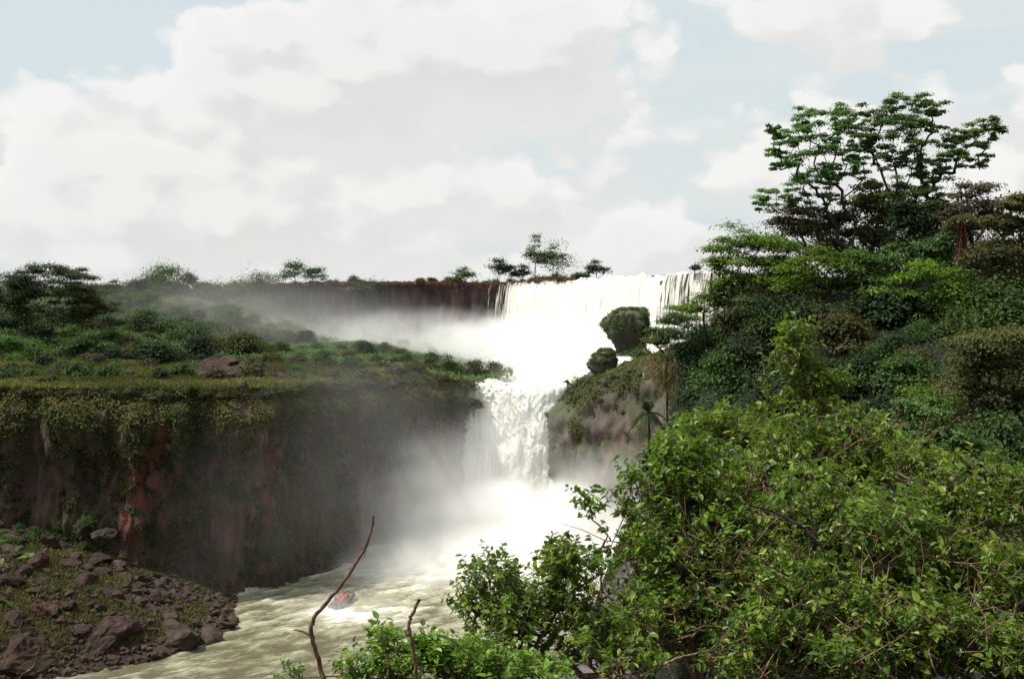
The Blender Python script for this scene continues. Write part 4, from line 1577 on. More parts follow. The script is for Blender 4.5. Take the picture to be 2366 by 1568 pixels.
def mushroom_rocks():
    """Two top-heavy rocks with plants on top, standing at the edge of the rapids."""
    for label, px, py, Y, prof, hpx, seed in [
        ("large top-heavy rock crowned with green plants at the rapids' edge", 1462, 812, 252, [(0, 50), (0.10, 34), (0.25, 34), (0.45, 46), (0.65, 55), (0.85, 47), (1.0, 24)], 112, 1),
        ("smaller plant-covered rock leaning beside the large top-heavy one", 1400, 868, 248, [(0, 24), (0.12, 22), (0.4, 31), (0.65, 31), (0.88, 21), (1.0, 8)], 74, 2)]:
        rng = np.random.default_rng(70 + seed)
        b = at(px, py, Y)
        sc = Y / FPX
        root = thing("overhanging_rock", label, "rock", b)
        t = np.linspace(0, 1, 40)
        a = np.linspace(0, 2 * math.pi, 56, endpoint=False)
        T, A = np.meshgrid(t, a, indexing='ij')
        r = np.interp(T, [q[0] for q in prof], [q[1] for q in prof]) * sc
        D = np.stack([np.cos(A), np.sin(A), T * 3], -1)
        r = r * (1 + 0.34 * fbm(D * 0.9 + seed * 5, 4) * 0.62)
        lean = -0.10 * hpx * sc * np.sin(T * 3)
        V = np.stack([np.cos(A) * r + lean, np.sin(A) * r * 0.85, T * hpx * sc - 1.0], -1)
        i = np.arange(40 * 56).reshape(40, 56)
        F = np.stack([i[:-1], np.roll(i, -1, 1)[:-1], np.roll(i, -1, 1)[1:], i[1:]], -1).reshape(-1, 4)
        Vc = np.concatenate([V.reshape(-1, 3), [[lean[-1, 0], 0, hpx * sc - 0.9]]])
        cap = np.stack([i[-1], np.roll(i[-1], -1), np.full(56, 40 * 56)], -1)
        me = mesh("stone", Vc, [F, cap], BLUFF, True)
        obj("stone", me, root)
        nc = 330 if seed == 1 else 170
        tt = rng.beta(2.0, 1.1, nc)
        ja = rng.integers(0, 56, nc)
        aa = a[ja]
        keep = noise3(np.stack([np.cos(aa) * 1.6, np.sin(aa) * 1.6, tt * 3], -1)) > 0.10 - 1.3 * (tt - 0.15) - 0.45 * np.cos(aa)
        tt, ja, aa = tt[keep], ja[keep], aa[keep]
        P = V[np.clip((tt * 39).astype(int), 0, 39), ja] * [0.98, 0.98, 1.0]
        q = rng.uniform(0.35, 1.05, len(tt)) * (1.0 if seed == 1 else 0.8)
        V2, F2, tint = clump_leaves(rng, P, np.stack([q, q, q * 0.8], -1), 80, 0.32, 0.4)
        o = obj("plants", mesh("plants", V2, F2, LEAF_CREEP if seed == 2 else LEAF_MID, False, {'tint': tint}), root)
        o['kind'] = 'stuff'


mushroom_rocks()


def bluff_shrubs():
    for i, (px, pb, Y, wp, hp, lab, leaf) in enumerate([
            (1432, 872, 243, 60, 26, "low mossy shrub between the two top-heavy rocks' feet", LEAF_CREEP), (1490, 830, 240, 80, 44, "green shrub hugging the lower flank of the large top-heavy rock", LEAF_MID),
            (1520, 800, 244, 60, 50, "leafy shrub filling the gap between the large top-heavy rock and the hill", LEAF_MID), (1350, 884, 241, 70, 20, "thin mossy tuft on the bluff's brow above the lower fall", LEAF_CREEP),
            (1455, 905, 232, 70, 36, "yellowish hanging shrub on the bluff face under the rocks", LEAF_CREEP), (1400, 905, 234, 60, 30, "mossy hanging tuft in the middle of the bluff's brow", LEAF_CREEP),
            (1530, 880, 222, 70, 60, "leafy shrub draped over the bluff beneath the dry reeds", LEAF_OLIVE), (1478, 765, 250, 60, 40, "dark shrub growing out of the large top-heavy rock's shaded flank", LEAF_DARK)]):
        b = at(px, pb, Y)
        rng = np.random.default_rng(1200 + i)
        C, R = random_crown(rng, b, wp / FPX * Y, hp / FPX * Y, 12, 0.05, 0.5)
        make_tree("bluff_shrub", lab, "shrub", b, C, R, 0.36, 170, leaf, BARK_DARK, 0.03, 0.2, None, 1200 + i, 0.45)


bluff_shrubs()


# ------------------------------------------------------------------ far trees and bushes
def far_tree(px, py_base, Y, wpx, hpx, label, leaf, seed, n=14, cf=0.4, name="tree", group=None, L=0.6, per=150, rz=0.36, ground=None):
    b = at(px, py_base, Y)
    grow = 1.18 if 201 <= seed < 217 else 1.0
    w_, h_ = grow * wpx / FPX * Y, grow * hpx / FPX * Y
    rng = np.random.default_rng(seed)
    C, R = random_crown(rng, b, w_, h_, n, cf, rz)
    b2 = b.copy()
    b2[2] = b[2] - 1.5
    return make_tree(name, label, "tree" if "shrub" not in name else "shrub", b2, C, R, L, per, leaf, BARK_DARK, 0.045, 0.4, group, seed, 0.5)


SIDE = ("before", "beyond")


def far_trees():
    # crest of the upper rim, from the shelf side to the falls
    far_tree(685, 672, 384, 66, 74, "airy round-crowned tree alone on the rim, taller of a joined pair", LEAF_MID, 201, 16, 0.3)
    far_tree(730, 668, 384, 48, 54, "lower half of the joined pair of trees on the rim", LEAF_MID, 202, 11, 0.3)
    far_tree(385, 690, 360, 120, 76, "wide tree rising highest on the green slope's crest", LEAF_MID, 203, 22, 0.4)
    far_tree(318, 690, 362, 90, 48, "flat-topped tree on the crest next to the highest slope tree", LEAF_MID, 204, 14, 0.4)
    far_tree(432, 690, 362, 44, 56, "slim tree with sky gaps on the slope's crest", LEAF_DARK, 205, 9, 0.4)
    far_tree(262, 682, 356, 36, 36, "small dark tree standing apart on the crest beside the dark stand", LEAF_DARK, 206, 7, 0.35)
    far_tree(605, 672, 388, 110, 42, "long flat-topped tree on the crest before the joined pair", LEAF_MID, 207, 16, 0.45)
    far_tree(505, 682, 388, 110, 34, "low spreading tree on the crest between wider neighbours", LEAF_MID, 208, 14, 0.4)
    far_tree(1148, 648, 372, 46, 62, "round dark tree on the rim just before the upper falls", LEAF_DARK, 211, 11, 0.2, rz=0.6)
    far_tree(1180, 652, 374, 34, 50, "dark spiky tree between the round one and the tall forked one", LEAF_DARK, 212, 8, 0.25, rz=0.6)
    far_tree(1206, 652, 376, 34, 52, "dark narrow tree touching the tall forked one", LEAF_DARK, 213, 8, 0.25, rz=0.6)
    far_tree(1236, 650, 372, 46, 96, "tall open-crowned tree rising highest above the falls' rim", LEAF_MID, 214, 13, 0.35)
    far_tree(1278, 650, 370, 84, 84, "broad round-crowned tree beside the tallest rim tree", LEAF_MID, 215, 20, 0.3)
    far_tree(1378, 642, 340, 54, 36, "small domed tree alone at the lip of the upper falls", LEAF_DARK, 216, 10, 0.25)
    far_tree(1340, 645, 346, 40, 22, "low bush beside the small domed tree at the lip", LEAF_MID, 217, 7, 0.2, name="shrub")
    far_tree(1072, 652, 378, 64, 38, "pale green tree on the rim before the dark round one", LEAF_MID, 218, 11, 0.2)
    far_tree(1605, 634, 300, 34, 26, "small grey tree at the lip's far end by the hill", LEAF_BROWN, 219, 6, 0.2)
    far_tree(972, 656, 382, 30, 16, "tuft of bush on the bare rim, nearer the falls of two tufts' pair", LEAF_OLIVE, 220, 6, 0.1, name="shrub")
    far_tree(1000, 655, 382, 30, 18, "tuft of bush on the bare rim closest to the pale green tree", LEAF_OLIVE, 221, 6, 0.1, name="shrub")
    far_tree(860, 660, 386, 110, 16, "long low bush along the bare rim", LEAF_MID, 222, 12, 0.1, name="shrub")
    g = "low bushes along the upper rim"
    P = [make_shrub_proto("rim_bush", "low green bush in the fringe along the upper rim", "bush", g, [LEAF_MID, LEAF_OLIVE][i % 2], 600 + i, 7.0, 4.2, 9, 0.55, 130) for i in range(4)]
    rng = np.random.default_rng(600)
    spots = []
    for px in np.concatenate([np.arange(470, 830, 22), np.arange(1040, 1330, 17)]):
        s = float(np.interp(px, [470, 800, 1040, 1330], [s_of_px(470), s_of_px(800), s_of_px(1040), s_of_px(1330)]))
        p = np.array([np.interp(s, U_S, U_P[:, k]) for k in range(3)])
        spots.append((p[0] + rng.normal(), p[1] + 3 + rng.random() * 4, p[2] - 0.4, 0.75))
    W = ['green rim bush', 'olive rim bush', 'leafy rim bush', 'dull rim bush']
    scatter(P, spots, W, [(500, 660, 'the low spreading crest tree', SIDE), (605, 655, 'the long flat-topped tree', SIDE), (700, 650, 'the joined pair of rim trees', SIDE), (800, 655, 'the long low rim bush', SIDE),
                             (1070, 640, 'the pale green rim tree', SIDE), (1150, 630, 'the round dark rim tree', SIDE), (1240, 620, 'the tall open-crowned rim tree', SIDE), (1310, 640, 'the broad round-crowned rim tree', SIDE)], rng)
    # red-brown low growth on the rim itself
    n = 16000
    s = rng.uniform(s_of_px(560), s_of_px(1330), n)
    p = np.stack([np.interp(s, U_S, U_P[:, k]) for k in range(3)], -1)
    nn = np.stack([np.interp(s, U_S, U_N[:, k]) for k in range(2)], -1)
    q = rng.normal(0, 1, n)
    p[:, 0] += nn[:, 0] * (0.3 + 0.5 * np.abs(q))
    p[:, 1] += nn[:, 1] * (0.3 + 0.5 * np.abs(q)) + 0.2
    p[:, 2] += 0.7 - np.abs(rng.normal(0, 1.3, n))
    U = norm(np.stack([rng.normal(0, 0.6, n), rng.normal(0, 0.6, n), rng.normal(0.5, 0.5, n)], -1))
    L = rng.uniform(0.3, 0.8, n)
    V, F = leaf_quads(p, U, rand_dirs(rng, n), L, L * 0.5)
    tint = np.repeat(np.clip(rng.normal(0.5, 0.22, n), 0, 1), 4)
    stuff("rim_heath", mesh("rim_heath", V, F, REDVEG, False, {'tint': tint}), None, "reddish brown low growth along the upper rim")


far_trees()


def dark_stand():
    T = [([(106, 628, 34), (82, 642, 32), (126, 650, 40), (90, 680, 40), (130, 690, 40), (70, 700, 40), (110, 730, 50), (140, 750, 46), (80, 760, 50), (110, 800, 56), (60, 790, 56), (150, 800, 56), (110, 840, 50)], 236, "taller peak of the twin-peaked dark evergreen stand", LEAF_DARK),
         ([(155, 628, 28), (180, 640, 32), (192, 672, 30), (165, 668, 34), (172, 690, 36), (195, 705, 34), (170, 730, 46), (205, 750, 46), (180, 790, 54), (210, 800, 50), (170, 830, 50)], 243, "browner second peak of the twin-peaked evergreen stand", LEAF_OLIVE),
         ([(58, 655, 32), (34, 660, 38), (20, 690, 40), (50, 705, 46), (30, 745, 50), (60, 770, 50), (20, 800, 56), (60, 830, 50)], 240, "evergreen tree with a level top on the outer side of the twin peaks", LEAF_DARK),
         ([(-10, 655, 38), (-35, 675, 40), (0, 700, 40), (-20, 740, 50), (10, 780, 50)], 238, "evergreen tree of the dark stand cut by the frame's edge", LEAF_DARK),
         ([(225, 690, 28), (245, 705, 28), (215, 720, 36), (250, 740, 34), (225, 775, 44), (255, 790, 40)], 250, "evergreen sloping down from the stand towards the green slope", LEAF_MID),
         ([(195, 770, 36), (165, 780, 30), (215, 790, 36), (240, 800, 30), (190, 815, 40)], 228, "bright-topped low tree before the browner peak", LEAF_MID),
         ([(40, 800, 40), (15, 790, 34), (75, 805, 40), (100, 820, 34), (50, 830, 44), (0, 830, 40)], 226, "bluish green rounded tree at the stand's foot", LEAF_TALL),
         ([(115, 835, 36), (160, 840, 40), (205, 842, 40), (80, 848, 30), (140, 858, 36), (240, 850, 30)], 220, "low olive bush row at the stand's foot by the grass", LEAF_OLIVE)]
    for i, (spec, Y, lab, leaf) in enumerate(T):
        rng = np.random.default_rng(900 + i)
        C, R = px_crown(spec, Y)
        C[:, 1] += rng.uniform(-1, 1, len(C)) * 2.5
        C2, R2 = [], []
        for c, r in zip(C, R):
            for q in range(6):
                C2.append(c + rng.normal(size=3) * r * [0.6, 0.6, 0.5])
                R2.append(r * [0.75, 0.75, 0.7] * rng.uniform(0.7, 1.3))
        b = C.mean(0)
        b[2] = float(plateau_z(b[0], b[1])) - 0.5
        make_tree("evergreen_tree", lab, "tree", b, C2, R2, 0.40, 340, leaf, BARK_DARK, 0.03, 0.4, None, 900 + i, 0.5)


dark_stand()


BRINK_MARKS = [(x, 890, t, SIDE) for x, t in [(30, 'the cliff brink at the frame\'s edge'), (150, 'the brink above the reddest rock'), (300, 'the brink over the rubble\'s upper end'), (520, 'the brink in front of the shelf boulders'),
               (680, 'the brink above the bare red scar'), (840, 'the brink in front of the dark ragged bush'), (980, 'the brink beside the cliff corner')]]
SLOPE_MARKS = [(130, 700, "the dark twin-peaked stand", SIDE), (385, 650, "the highest slope tree", SIDE), (605, 655, "the long flat-topped tree", SIDE), (690, 640, "the joined pair of rim trees", SIDE),
               (355, 820, "the lone near-black bush", SIDE), (530, 850, "the shelf boulders", SIDE), (835, 850, "the dark ragged bush on the shelf", SIDE), (300, 750, "the shelf's green slope", ("near the stand's end of", "mid-way along")),
               (560, 760, "the hollow under the far cliff", SIDE), (730, 740, "the single far strand of water", SIDE), (1060, 850, "the misty bushes of the point", SIDE), (60, 860, "the grass at the frame's edge", SIDE),
               (480, 700, "the low spreading crest tree", SIDE)]


def slope_bushes():
    g = "bushes covering the slope behind the shelf"
    lab = "rounded green bush among many on the slope behind the grassy shelf"
    P = [make_shrub_proto("slope_bush", lab, "bush", g, m, 700 + i, 8.0, 6.0, 16, 0.5, 220, f) for i, (m, f) in enumerate(
        [(LEAF_MID, 0.5), (LEAF_MID, 0.6), (LEAF_DARK, 0.4), (LEAF_MID, 0.35), (LEAF_OLIVE, 0.35), (LEAF_MID, 0.6)])]
    rng = np.random.default_rng(701)
    spots, pts = [], []
    for tries in range(6000):
        px, py = rng.uniform(200, 1000), rng.uniform(672, 850)
        if px > 760 and py < 800:
            continue
        h = hit(plateau_z, px, py, 185, 392, 1.0)
        if h is None or h[1] < 214:
            continue
        sp = 30 * 330 / h[1]
        if any(abs(px - a) < sp and abs(py - b) < sp * 0.42 for a, b in pts):
            continue
        pts.append((px, py))
        s = 0.8 * (0.75 if px > 700 else 1.0) * rng.choice([0.7, 1.0, 1.25])
        spots.append((h[0], h[1], h[2] - 0.5, s))
    W = ['green dome bush', 'green flat-topped bush', 'dark green ragged bush', 'green rounded bush', 'brownish bush', 'bright green bush']
    scatter(P, spots[:290], W, SLOPE_MARKS, rng)
    # leafy cover between the bushes
    n = 70000
    X = rng.uniform(-190, 0, n)
    Y = rng.uniform(236, 394, n)
    Z = plateau_z(X, Y)
    N = norm(np.stack([0 * X, -0.5 + 0 * X, 0.8 + 0 * X], -1) + rng.normal(size=(n, 3)) * 0.4)
    L = rng.uniform(0.5, 1.0, n)
    P_ = np.stack([X, Y, Z + rng.uniform(0, 0.9, n)], -1)
    V, F = leaf_quads(P_, np.cross(N, rand_dirs(rng, n)), N, L, L * 0.6)
    tint = np.repeat(np.clip(0.5 + 0.2 * rng.normal(size=n) + 0.35 * noise3(P_ / 14), 0, 1), 4)
    stuff("scrub", mesh("scrub", V, F, LEAF_MID, False, {'tint': tint}), None, "green scrub between the bushes of the far slope")
    # named bushes on the shelf edge and the point beside the rapids
    for i, (px, py, Y, wp, hp, l, m) in enumerate([
        (355, 846, 236, 46, 56, "lone near-black bush in front of the green slope", LEAF_DARK),
        (835, 868, 232, 90, 42, "dark bush on the shelf with a ragged top, nearer the rapids of two", LEAF_BROWN),
        (750, 862, 236, 90, 34, "dark low bush on the shelf, farther from the rapids of two", LEAF_BROWN),
        (880, 868, 232, 56, 44, "dark upright bush at the end of the shelf's bush row", LEAF_DARK),
        (940, 860, 250, 70, 34, "misty brown-green bush behind the shelf's grass end", LEAF_OLIVE),
        (990, 870, 250, 70, 56, "brown-topped bush fading into the mist on the point", LEAF_OLIVE),
        (1040, 872, 248, 70, 60, "green dome bush in mist on the point above the lower fall", LEAF_MID),
        (1095, 872, 248, 56, 56, "rounded misty bush near the tip of the point", LEAF_OLIVE),
        (1140, 866, 250, 54, 40, "outermost bush hanging over the rapids at the point's tip", LEAF_OLIVE),
        (1072, 900, 240, 70, 34, "bush spilling over the cliff corner beside the lower fall", LEAF_OLIVE),
        (1095, 945, 238, 44, 34, "bush clinging lower on the cliff corner over the fall", LEAF_OLIVE),
        (1010, 900, 234, 90, 34, "olive bush on the shelf's brink near the cliff corner", LEAF_OLIVE)]):
        far_tree(px, py, Y, wp, hp, l, m, 260 + i, 12, 0.05, "shrub", None, 0.42, 190, 0.5)
    g3 = "small bushes dotted over the grassy shelf"
    P = [make_shrub_proto("shelf_bush", "small bush", "bush", g3, [LEAF_OLIVE, LEAF_MID, LEAF_BROWN, LEAF_DARK][i], 740 + i, 4.0, 2.4, 9, 0.36, 140) for i in range(4)]
    spots, pts = [], []
    for tries in range(1500):
        px, py = rng.uniform(-10, 1000), rng.uniform(836, 888)
        if rng.random() < (py - 836) / 60 or any(abs(px - a) < 26 and abs(py - b) < 9 for a, b in pts):
            continue
        h = hit(plateau_z, px, py, 160, 300, 0.5)
        if h is None:
            continue
        pts.append((px, py))
        spots.append((h[0], h[1], h[2] - 0.4, rng.choice([0.5, 0.8, 1.2])))
    W = ['olive bush dotting the grass', 'green bush dotting the grass', 'brown bush dotting the grass', 'dark bush dotting the grass']
    scatter(P, spots[:90], W, [(x, 865, m[2], SIDE) for x, m in zip([30, 150, 300, 520, 680, 840, 980], BRINK_MARKS)], rng)
    g2 = "creeping bushes along the cliff brink"
    P = [make_shrub_proto("brink_bush", "olive bush creeping over the brink of the dark cliff", "bush", g2, [GRASS_DULL, LEAF_OLIVE, LEAF_CREEP][i % 3], 720 + i, 4.4, 2.6, 12, 0.36, 170) for i in range(4)]
    spots = []
    for px in np.arange(-20, 1060, 19):
        X = (px - 1182.5) / FPX * 185
        for it in range(8):
            X = (px - 1182.5) / FPX * float(Yc(X))
        X += rng.normal() * 0.5
        Y = float(Yc(X)) + rng.uniform(-1.0, 2.5)
        spots.append((X, Y, float(plateau_z(X, Y)) - rng.uniform(0.9, 2.2), 0.75))
    W = ['olive creeping bush', 'olive-brown creeping bush', 'green creeping bush', 'olive low bush']
    scatter(P, spots, W, BRINK_MARKS, rng)


slope_bushes()


# ------------------------------------------------------------------ near thicket
def near_bush(label, base, ells, n_sprig, seed, leafL=0.105, per=11, singles=250, mat=LEAF_NEAR, bark=BARK_TAN, r_base=0.09, name="thicket_shrub", twig=0.0045):
    """Leafy shrub near the camera: branching frame, twigs, then single leaves along every twig.
    ells rows: px, py, Y, half width px, half height px, depth m, weight."""
    rng = np.random.default_rng(seed)
    base = np.asarray(base, float)
    ells = np.array(ells, float)
    wts = ells[:, 6] / ells[:, 6].sum()
    n_try = int(n_sprig * 1.6)
    k = rng.choice(len(ells), n_try, p=wts)
    d = rand_dirs(rng, n_try) * (rng.random(n_try) ** 0.42)[:, None]
    A = np.zeros((n_try, 3))
    for i in range(n_try):
        e = ells[k[i]]
        Y = e[2] + d[i, 1] * e[5]
        A[i] = at(e[0] + d[i, 0] * e[3], e[1] - d[i, 2] * e[4], Y)
    clump = noise3(A / (leafL * 6.5)) + 0.5 * noise3(A / (leafL * 3.0) + 9.0)
    A = A[np.argsort(-clump)[:n_sprig]]
    A = A - base
    cm = A.mean(0)
    trunk = np.stack([cm * f + rng.normal(size=3) * 0.08 for f in (0.15, 0.3, 0.45, 0.6, 0.75)])
    tv, tf, N, par = skeleton(rng, (0, 0, -0.5), A, twig, r_base, 0.16, trunk)
    root = thing(name, label, "shrub", base)
    obj("branches", mesh("branches", tv, tf, bark, True), root)
    # twigs grow on from every node
    tips = N[1:]
    grow = norm(norm(tips - N[par[1:]]) * 0.7 + np.array([0, 0, 0.55]) + rng.normal(size=tips.shape) * 0.5)
    tl = rng.uniform(0.18, 0.42, len(tips)) * (leafL / 0.105)
    ends = tips + grow * tl[:, None] + np.array([0, 0, -0.03])
    V, F = tubes(tips, ends, twig * 0.9, twig * 0.35, 4)
    obj("twigs", mesh("twigs", V, F, bark, True), root)['kind'] = 'stuff'
    m = len(tips)
    f = np.tile(np.linspace(0.12, 1.0, per), m) + rng.normal(0, 0.03, m * per)
    q = np.repeat(np.arange(m), per)
    P = tips[q] + (ends - tips)[q] * f[:, None]
    side = norm(np.cross(grow[q], rand_dirs(rng, m * per)))
    U = norm(side + grow[q] * 0.45 + np.array([0, 0, -0.25]))
    Nn = norm(np.array([0, 0, 1.0]) + rng.normal(size=P.shape) * 0.45)
    L = leafL * np.clip(rng.lognormal(-0.12, 0.32, len(P)), 0.35, 1.7)
    W = L * rng.uniform(0.42, 0.6, len(P))
    tint = np.clip(0.45 + 0.17 * rng.normal(size=len(P)) + 0.22 * rng.normal(size=m)[q], 0, 1)
    # long bare twigs straggling through the leaves
    nb = max(3, n_sprig // 7) if n_sprig > 850 else 0
    lowest = np.argsort(N[1:, 2])[: int(m * 0.75)]
    b0 = tips[lowest[rng.integers(0, len(lowest), nb)]]
    bd = norm(rng.normal(size=(nb, 3)) * [0.8, 0.4, 0.7] + [0, -0.35, 0.15])
    bl = rng.uniform(0.35, 1.1, nb) * 1.05
    j1 = b0 + bd * (bl * 0.4)[:, None] + rng.normal(size=(nb, 3)) * 0.06
    j2 = j1 + norm(bd + rng.normal(size=(nb, 3)) * 0.35) * (bl * 0.35)[:, None]
    j3 = j2 + norm(bd + rng.normal(size=(nb, 3)) * 0.6) * (bl * 0.3)[:, None]
    s1 = j1 + norm(bd + rng.normal(size=(nb, 3)) * 0.8) * (bl * 0.3)[:, None]
    if nb:
        V, F = merge([tubes(b0, j1, twig * 2.0, twig * 1.7), tubes(j1, j2, twig * 1.7, twig * 1.2), tubes(j2, j3, twig * 1.2, twig * 0.6), tubes(j1, s1, twig * 1.3, twig * 0.6)])
        obj("bare_twigs", mesh("bare_twigs", V, F, bark, True), root)['kind'] = 'stuff'
    # the leaves that show largest, one object each
    wp = P + base
    dist = np.linalg.norm(wp - [0, 0, CAM_Z], axis=1)
    qx = 1182.5 + wp[:, 0] / wp[:, 1] * FPX
    qy = HOR - (wp[:, 2] - CAM_Z) / wp[:, 1] * FPX
    seen = (qx > 0) & (qx < 2365) & (qy > 0) & (qy < 1560)
    score = np.where(seen, L / dist, 0) * rng.uniform(0.75, 1.0, len(P))
    big = np.argsort(-score)[:singles]
    rest = np.ones(len(P), bool)
    rest[big] = False
    V, F = leaf_full(P[rest], U[rest], Nn[rest], L[rest], W[rest])
    o = obj("foliage", mesh("foliage", V, F, mat, False, {'tint': np.repeat(tint[rest], 6)}), root)
    o['kind'] = 'stuff'
    protos = []
    for tv_ in (0.2, 0.4, 0.55, 0.75):
        v1, f1 = leaf_full(np.zeros((1, 3)), np.array([[0, 1.0, 0]]), np.array([[0, 0, 1.0]]), np.ones(1), np.full(1, 0.52))
        protos.append(mesh("leaf", v1, f1, mat, False, {'tint': np.full(6, tv_)}))
    for b in big:
        y = norm(U[b])
        x = norm(np.cross(y, Nn[b]))
        z = np.cross(x, y)
        M = Matrix(((x[0], y[0], z[0], P[b, 0]), (x[1], y[1], z[1], P[b, 1]), (x[2], y[2], z[2], P[b, 2]), (0, 0, 0, 1)))
        lo = bpy.data.objects.new("leaf", protos[int(min(3, tint[b] * 4))])
        lo.parent = root
        lo.matrix_local = M @ Matrix.Scale(float(L[b]), 4)
        COL.objects.link(lo)
    return root


def ground_at(px, Y):
    X = (px - 1182.5) / FPX * Y
    return np.array([X, Y, float(hill_z(X, Y))])


def near_thicket():
    near_bush("leafy shrub with a bare spire of leaves rising above the near thicket", ground_at(1800, 19),
              [(1835, 795, 19, 36, 42, 0.4, 0.7), (1795, 860, 19, 54, 40, 0.5, 0.9), (1870, 880, 19, 40, 40, 0.4, 0.6), (1920, 900, 19, 44, 28, 0.4, 0.7), (1830, 940, 19, 80, 56, 0.8, 1.6), (1650, 1010, 18.5, 90, 50, 0.9, 1.6), (1720, 985, 19, 90, 60, 1.0, 2.4),
               (1880, 1000, 18.5, 130, 70, 1.2, 3.0), (1780, 1080, 18, 170, 90, 1.4, 4.0), (1990, 1060, 18, 120, 80, 1.2, 2.6)], 1450, 801, 0.104, 11, 300)
    near_bush("largest sunlit shrub of the near thicket, its edge against the white mist", ground_at(1640, 15),
              [(1580, 1070, 15.5, 74, 62, 0.8, 2.0), (1500, 1160, 15, 90, 90, 0.8, 2.2), (1650, 1140, 15.5, 140, 100, 1.2, 3.2), (1560, 1270, 15, 130, 100, 1.2, 3.0), (1720, 1270, 15, 160, 120, 1.4, 3.4),
               (1450, 1210, 15, 36, 40, 0.4, 0.5), (1600, 1400, 14.5, 160, 110, 1.2, 3.0), (1585, 1010, 15.5, 34, 30, 0.5, 0.5)], 1800, 802, 0.094, 11, 300)
    near_bush("dense shrub in the middle of the near thicket showing a crooked bare trunk", ground_at(1960, 14),
              [(1900, 1190, 14.5, 150, 110, 1.2, 3.0), (2040, 1250, 14, 150, 120, 1.2, 3.0), (1880, 1380, 13.5, 160, 120, 1.2, 3.0), (2060, 1420, 13, 160, 120, 1.2, 2.6), (1760, 1500, 13, 160, 90, 1.0, 2.4),
               (1960, 1530, 12.5, 160, 70, 1.0, 2.0)], 1600, 803, 0.092, 11, 300)
    near_bush("deep green shrub filling the thicket's outer corner with tangled bare twigs", ground_at(2290, 14),
              [(2230, 1140, 15, 120, 80, 1.0, 2.0), (2330, 1200, 14.5, 90, 120, 1.0, 2.4), (2200, 1280, 14, 130, 100, 1.2, 2.4), (2320, 1370, 13, 90, 90, 0.9, 1.6), (2180, 1480, 12.5, 150, 80, 1.0, 2.2), (2340, 1520, 12, 90, 70, 0.8, 1.2),
               (2130, 1090, 16, 80, 50, 0.8, 1.0)], 1500, 804, 0.094, 11, 300)
    near_bush("open low shrub before the whirling foam, its thin sprays against white water", ground_at(1250, 14),
              [(1140, 1330, 14, 60, 46, 0.6, 1.5), (1295, 1310, 14, 60, 50, 0.6, 1.6), (1090, 1400, 14, 50, 46, 0.6, 1.3), (1210, 1400, 14, 100, 60, 0.8, 2.4), (1330, 1390, 14, 80, 50, 0.8, 1.4), (1180, 1480, 13.5, 120, 60, 0.8, 2.6),
               (1320, 1490, 13.5, 130, 60, 0.9, 2.6), (1440, 1440, 13.5, 90, 70, 0.9, 2.0), (1440, 1530, 13, 130, 50, 0.9, 2.0), (1390, 1320, 14, 24, 30, 0.3, 0.3)], 820, 805, 0.088, 10, 300)
    near_bush("low leafy edge of the thicket under the two bare branches", ground_at(950, 9.5),
              [(880, 1500, 9.5, 30, 40, 0.3, 0.8), (980, 1510, 9.5, 40, 36, 0.3, 1.2), (1080, 1530, 9.5, 90, 40, 0.5, 2.2), (930, 1556, 9.5, 110, 26, 0.5, 2.6), (800, 1560, 9.5, 50, 24, 0.4, 1.0), (1200, 1560, 9.5, 130, 40, 0.6, 3.0),
               (690, 1562, 9.5, 40, 8, 0.3, 0.3)], 520, 806, 0.064, 10, 260, LEAF_NEAR, BARK_RED, 0.05, "thicket_shrub", 0.003)
    near_bush("slender leaf-tipped sapling leaning out over the mist", ground_at(1440, 15) + [0, 0, 4],
              [(1357, 1170, 15, 12, 26, 0.2, 1.0), (1365, 1195, 15, 8, 20, 0.2, 0.4), (1405, 1240, 15, 30, 26, 0.3, 0.8), (1380, 1300, 15, 24, 30, 0.3, 0.6)], 26, 807, 0.10, 9, 120, LEAF_NEAR, BARK_RED, 0.03, "sapling", 0.004)
    near_bush("leafy sprig poking in at the frame's edge above the rubble", at(-110, 1420, 4.2),
              [(-14, 1290, 4.2, 14, 14, 0.05, 1.0), (0, 1455, 4.2, 8, 8, 0.05, 0.5)], 4, 808, 0.062, 3, 12, LEAF_MID, BARK_RED, 0.01, "leafy_sprig", 0.003)


near_thicket()


def grey_outcrop():
    rng = np.random.default_rng(9)
    b = at(1450, 1350, 20)
    o = boulder("grey rock outcrop showing between the shrubs before the white mist", b + [0.30, 0.6, -0.75], (0.8, 0.9, 1.0), rock_mesh(99, GREYROCK, 6, ICO3, (1, 1, 1)), rng, "rock", None, 0.2, "rock_outcrop")
    b = at(1400, 1500, 20)
    boulder("lower grey rock half hidden under the thicket leaves", b + [0, 0.3, -0.7], (1.0, 0.9, 0.7), rock_mesh(98, GREYROCK, 8, ICO3, (1, 1, 0.8)), rng, "rock", None, 0.2, "rock_outcrop")


grey_outcrop()


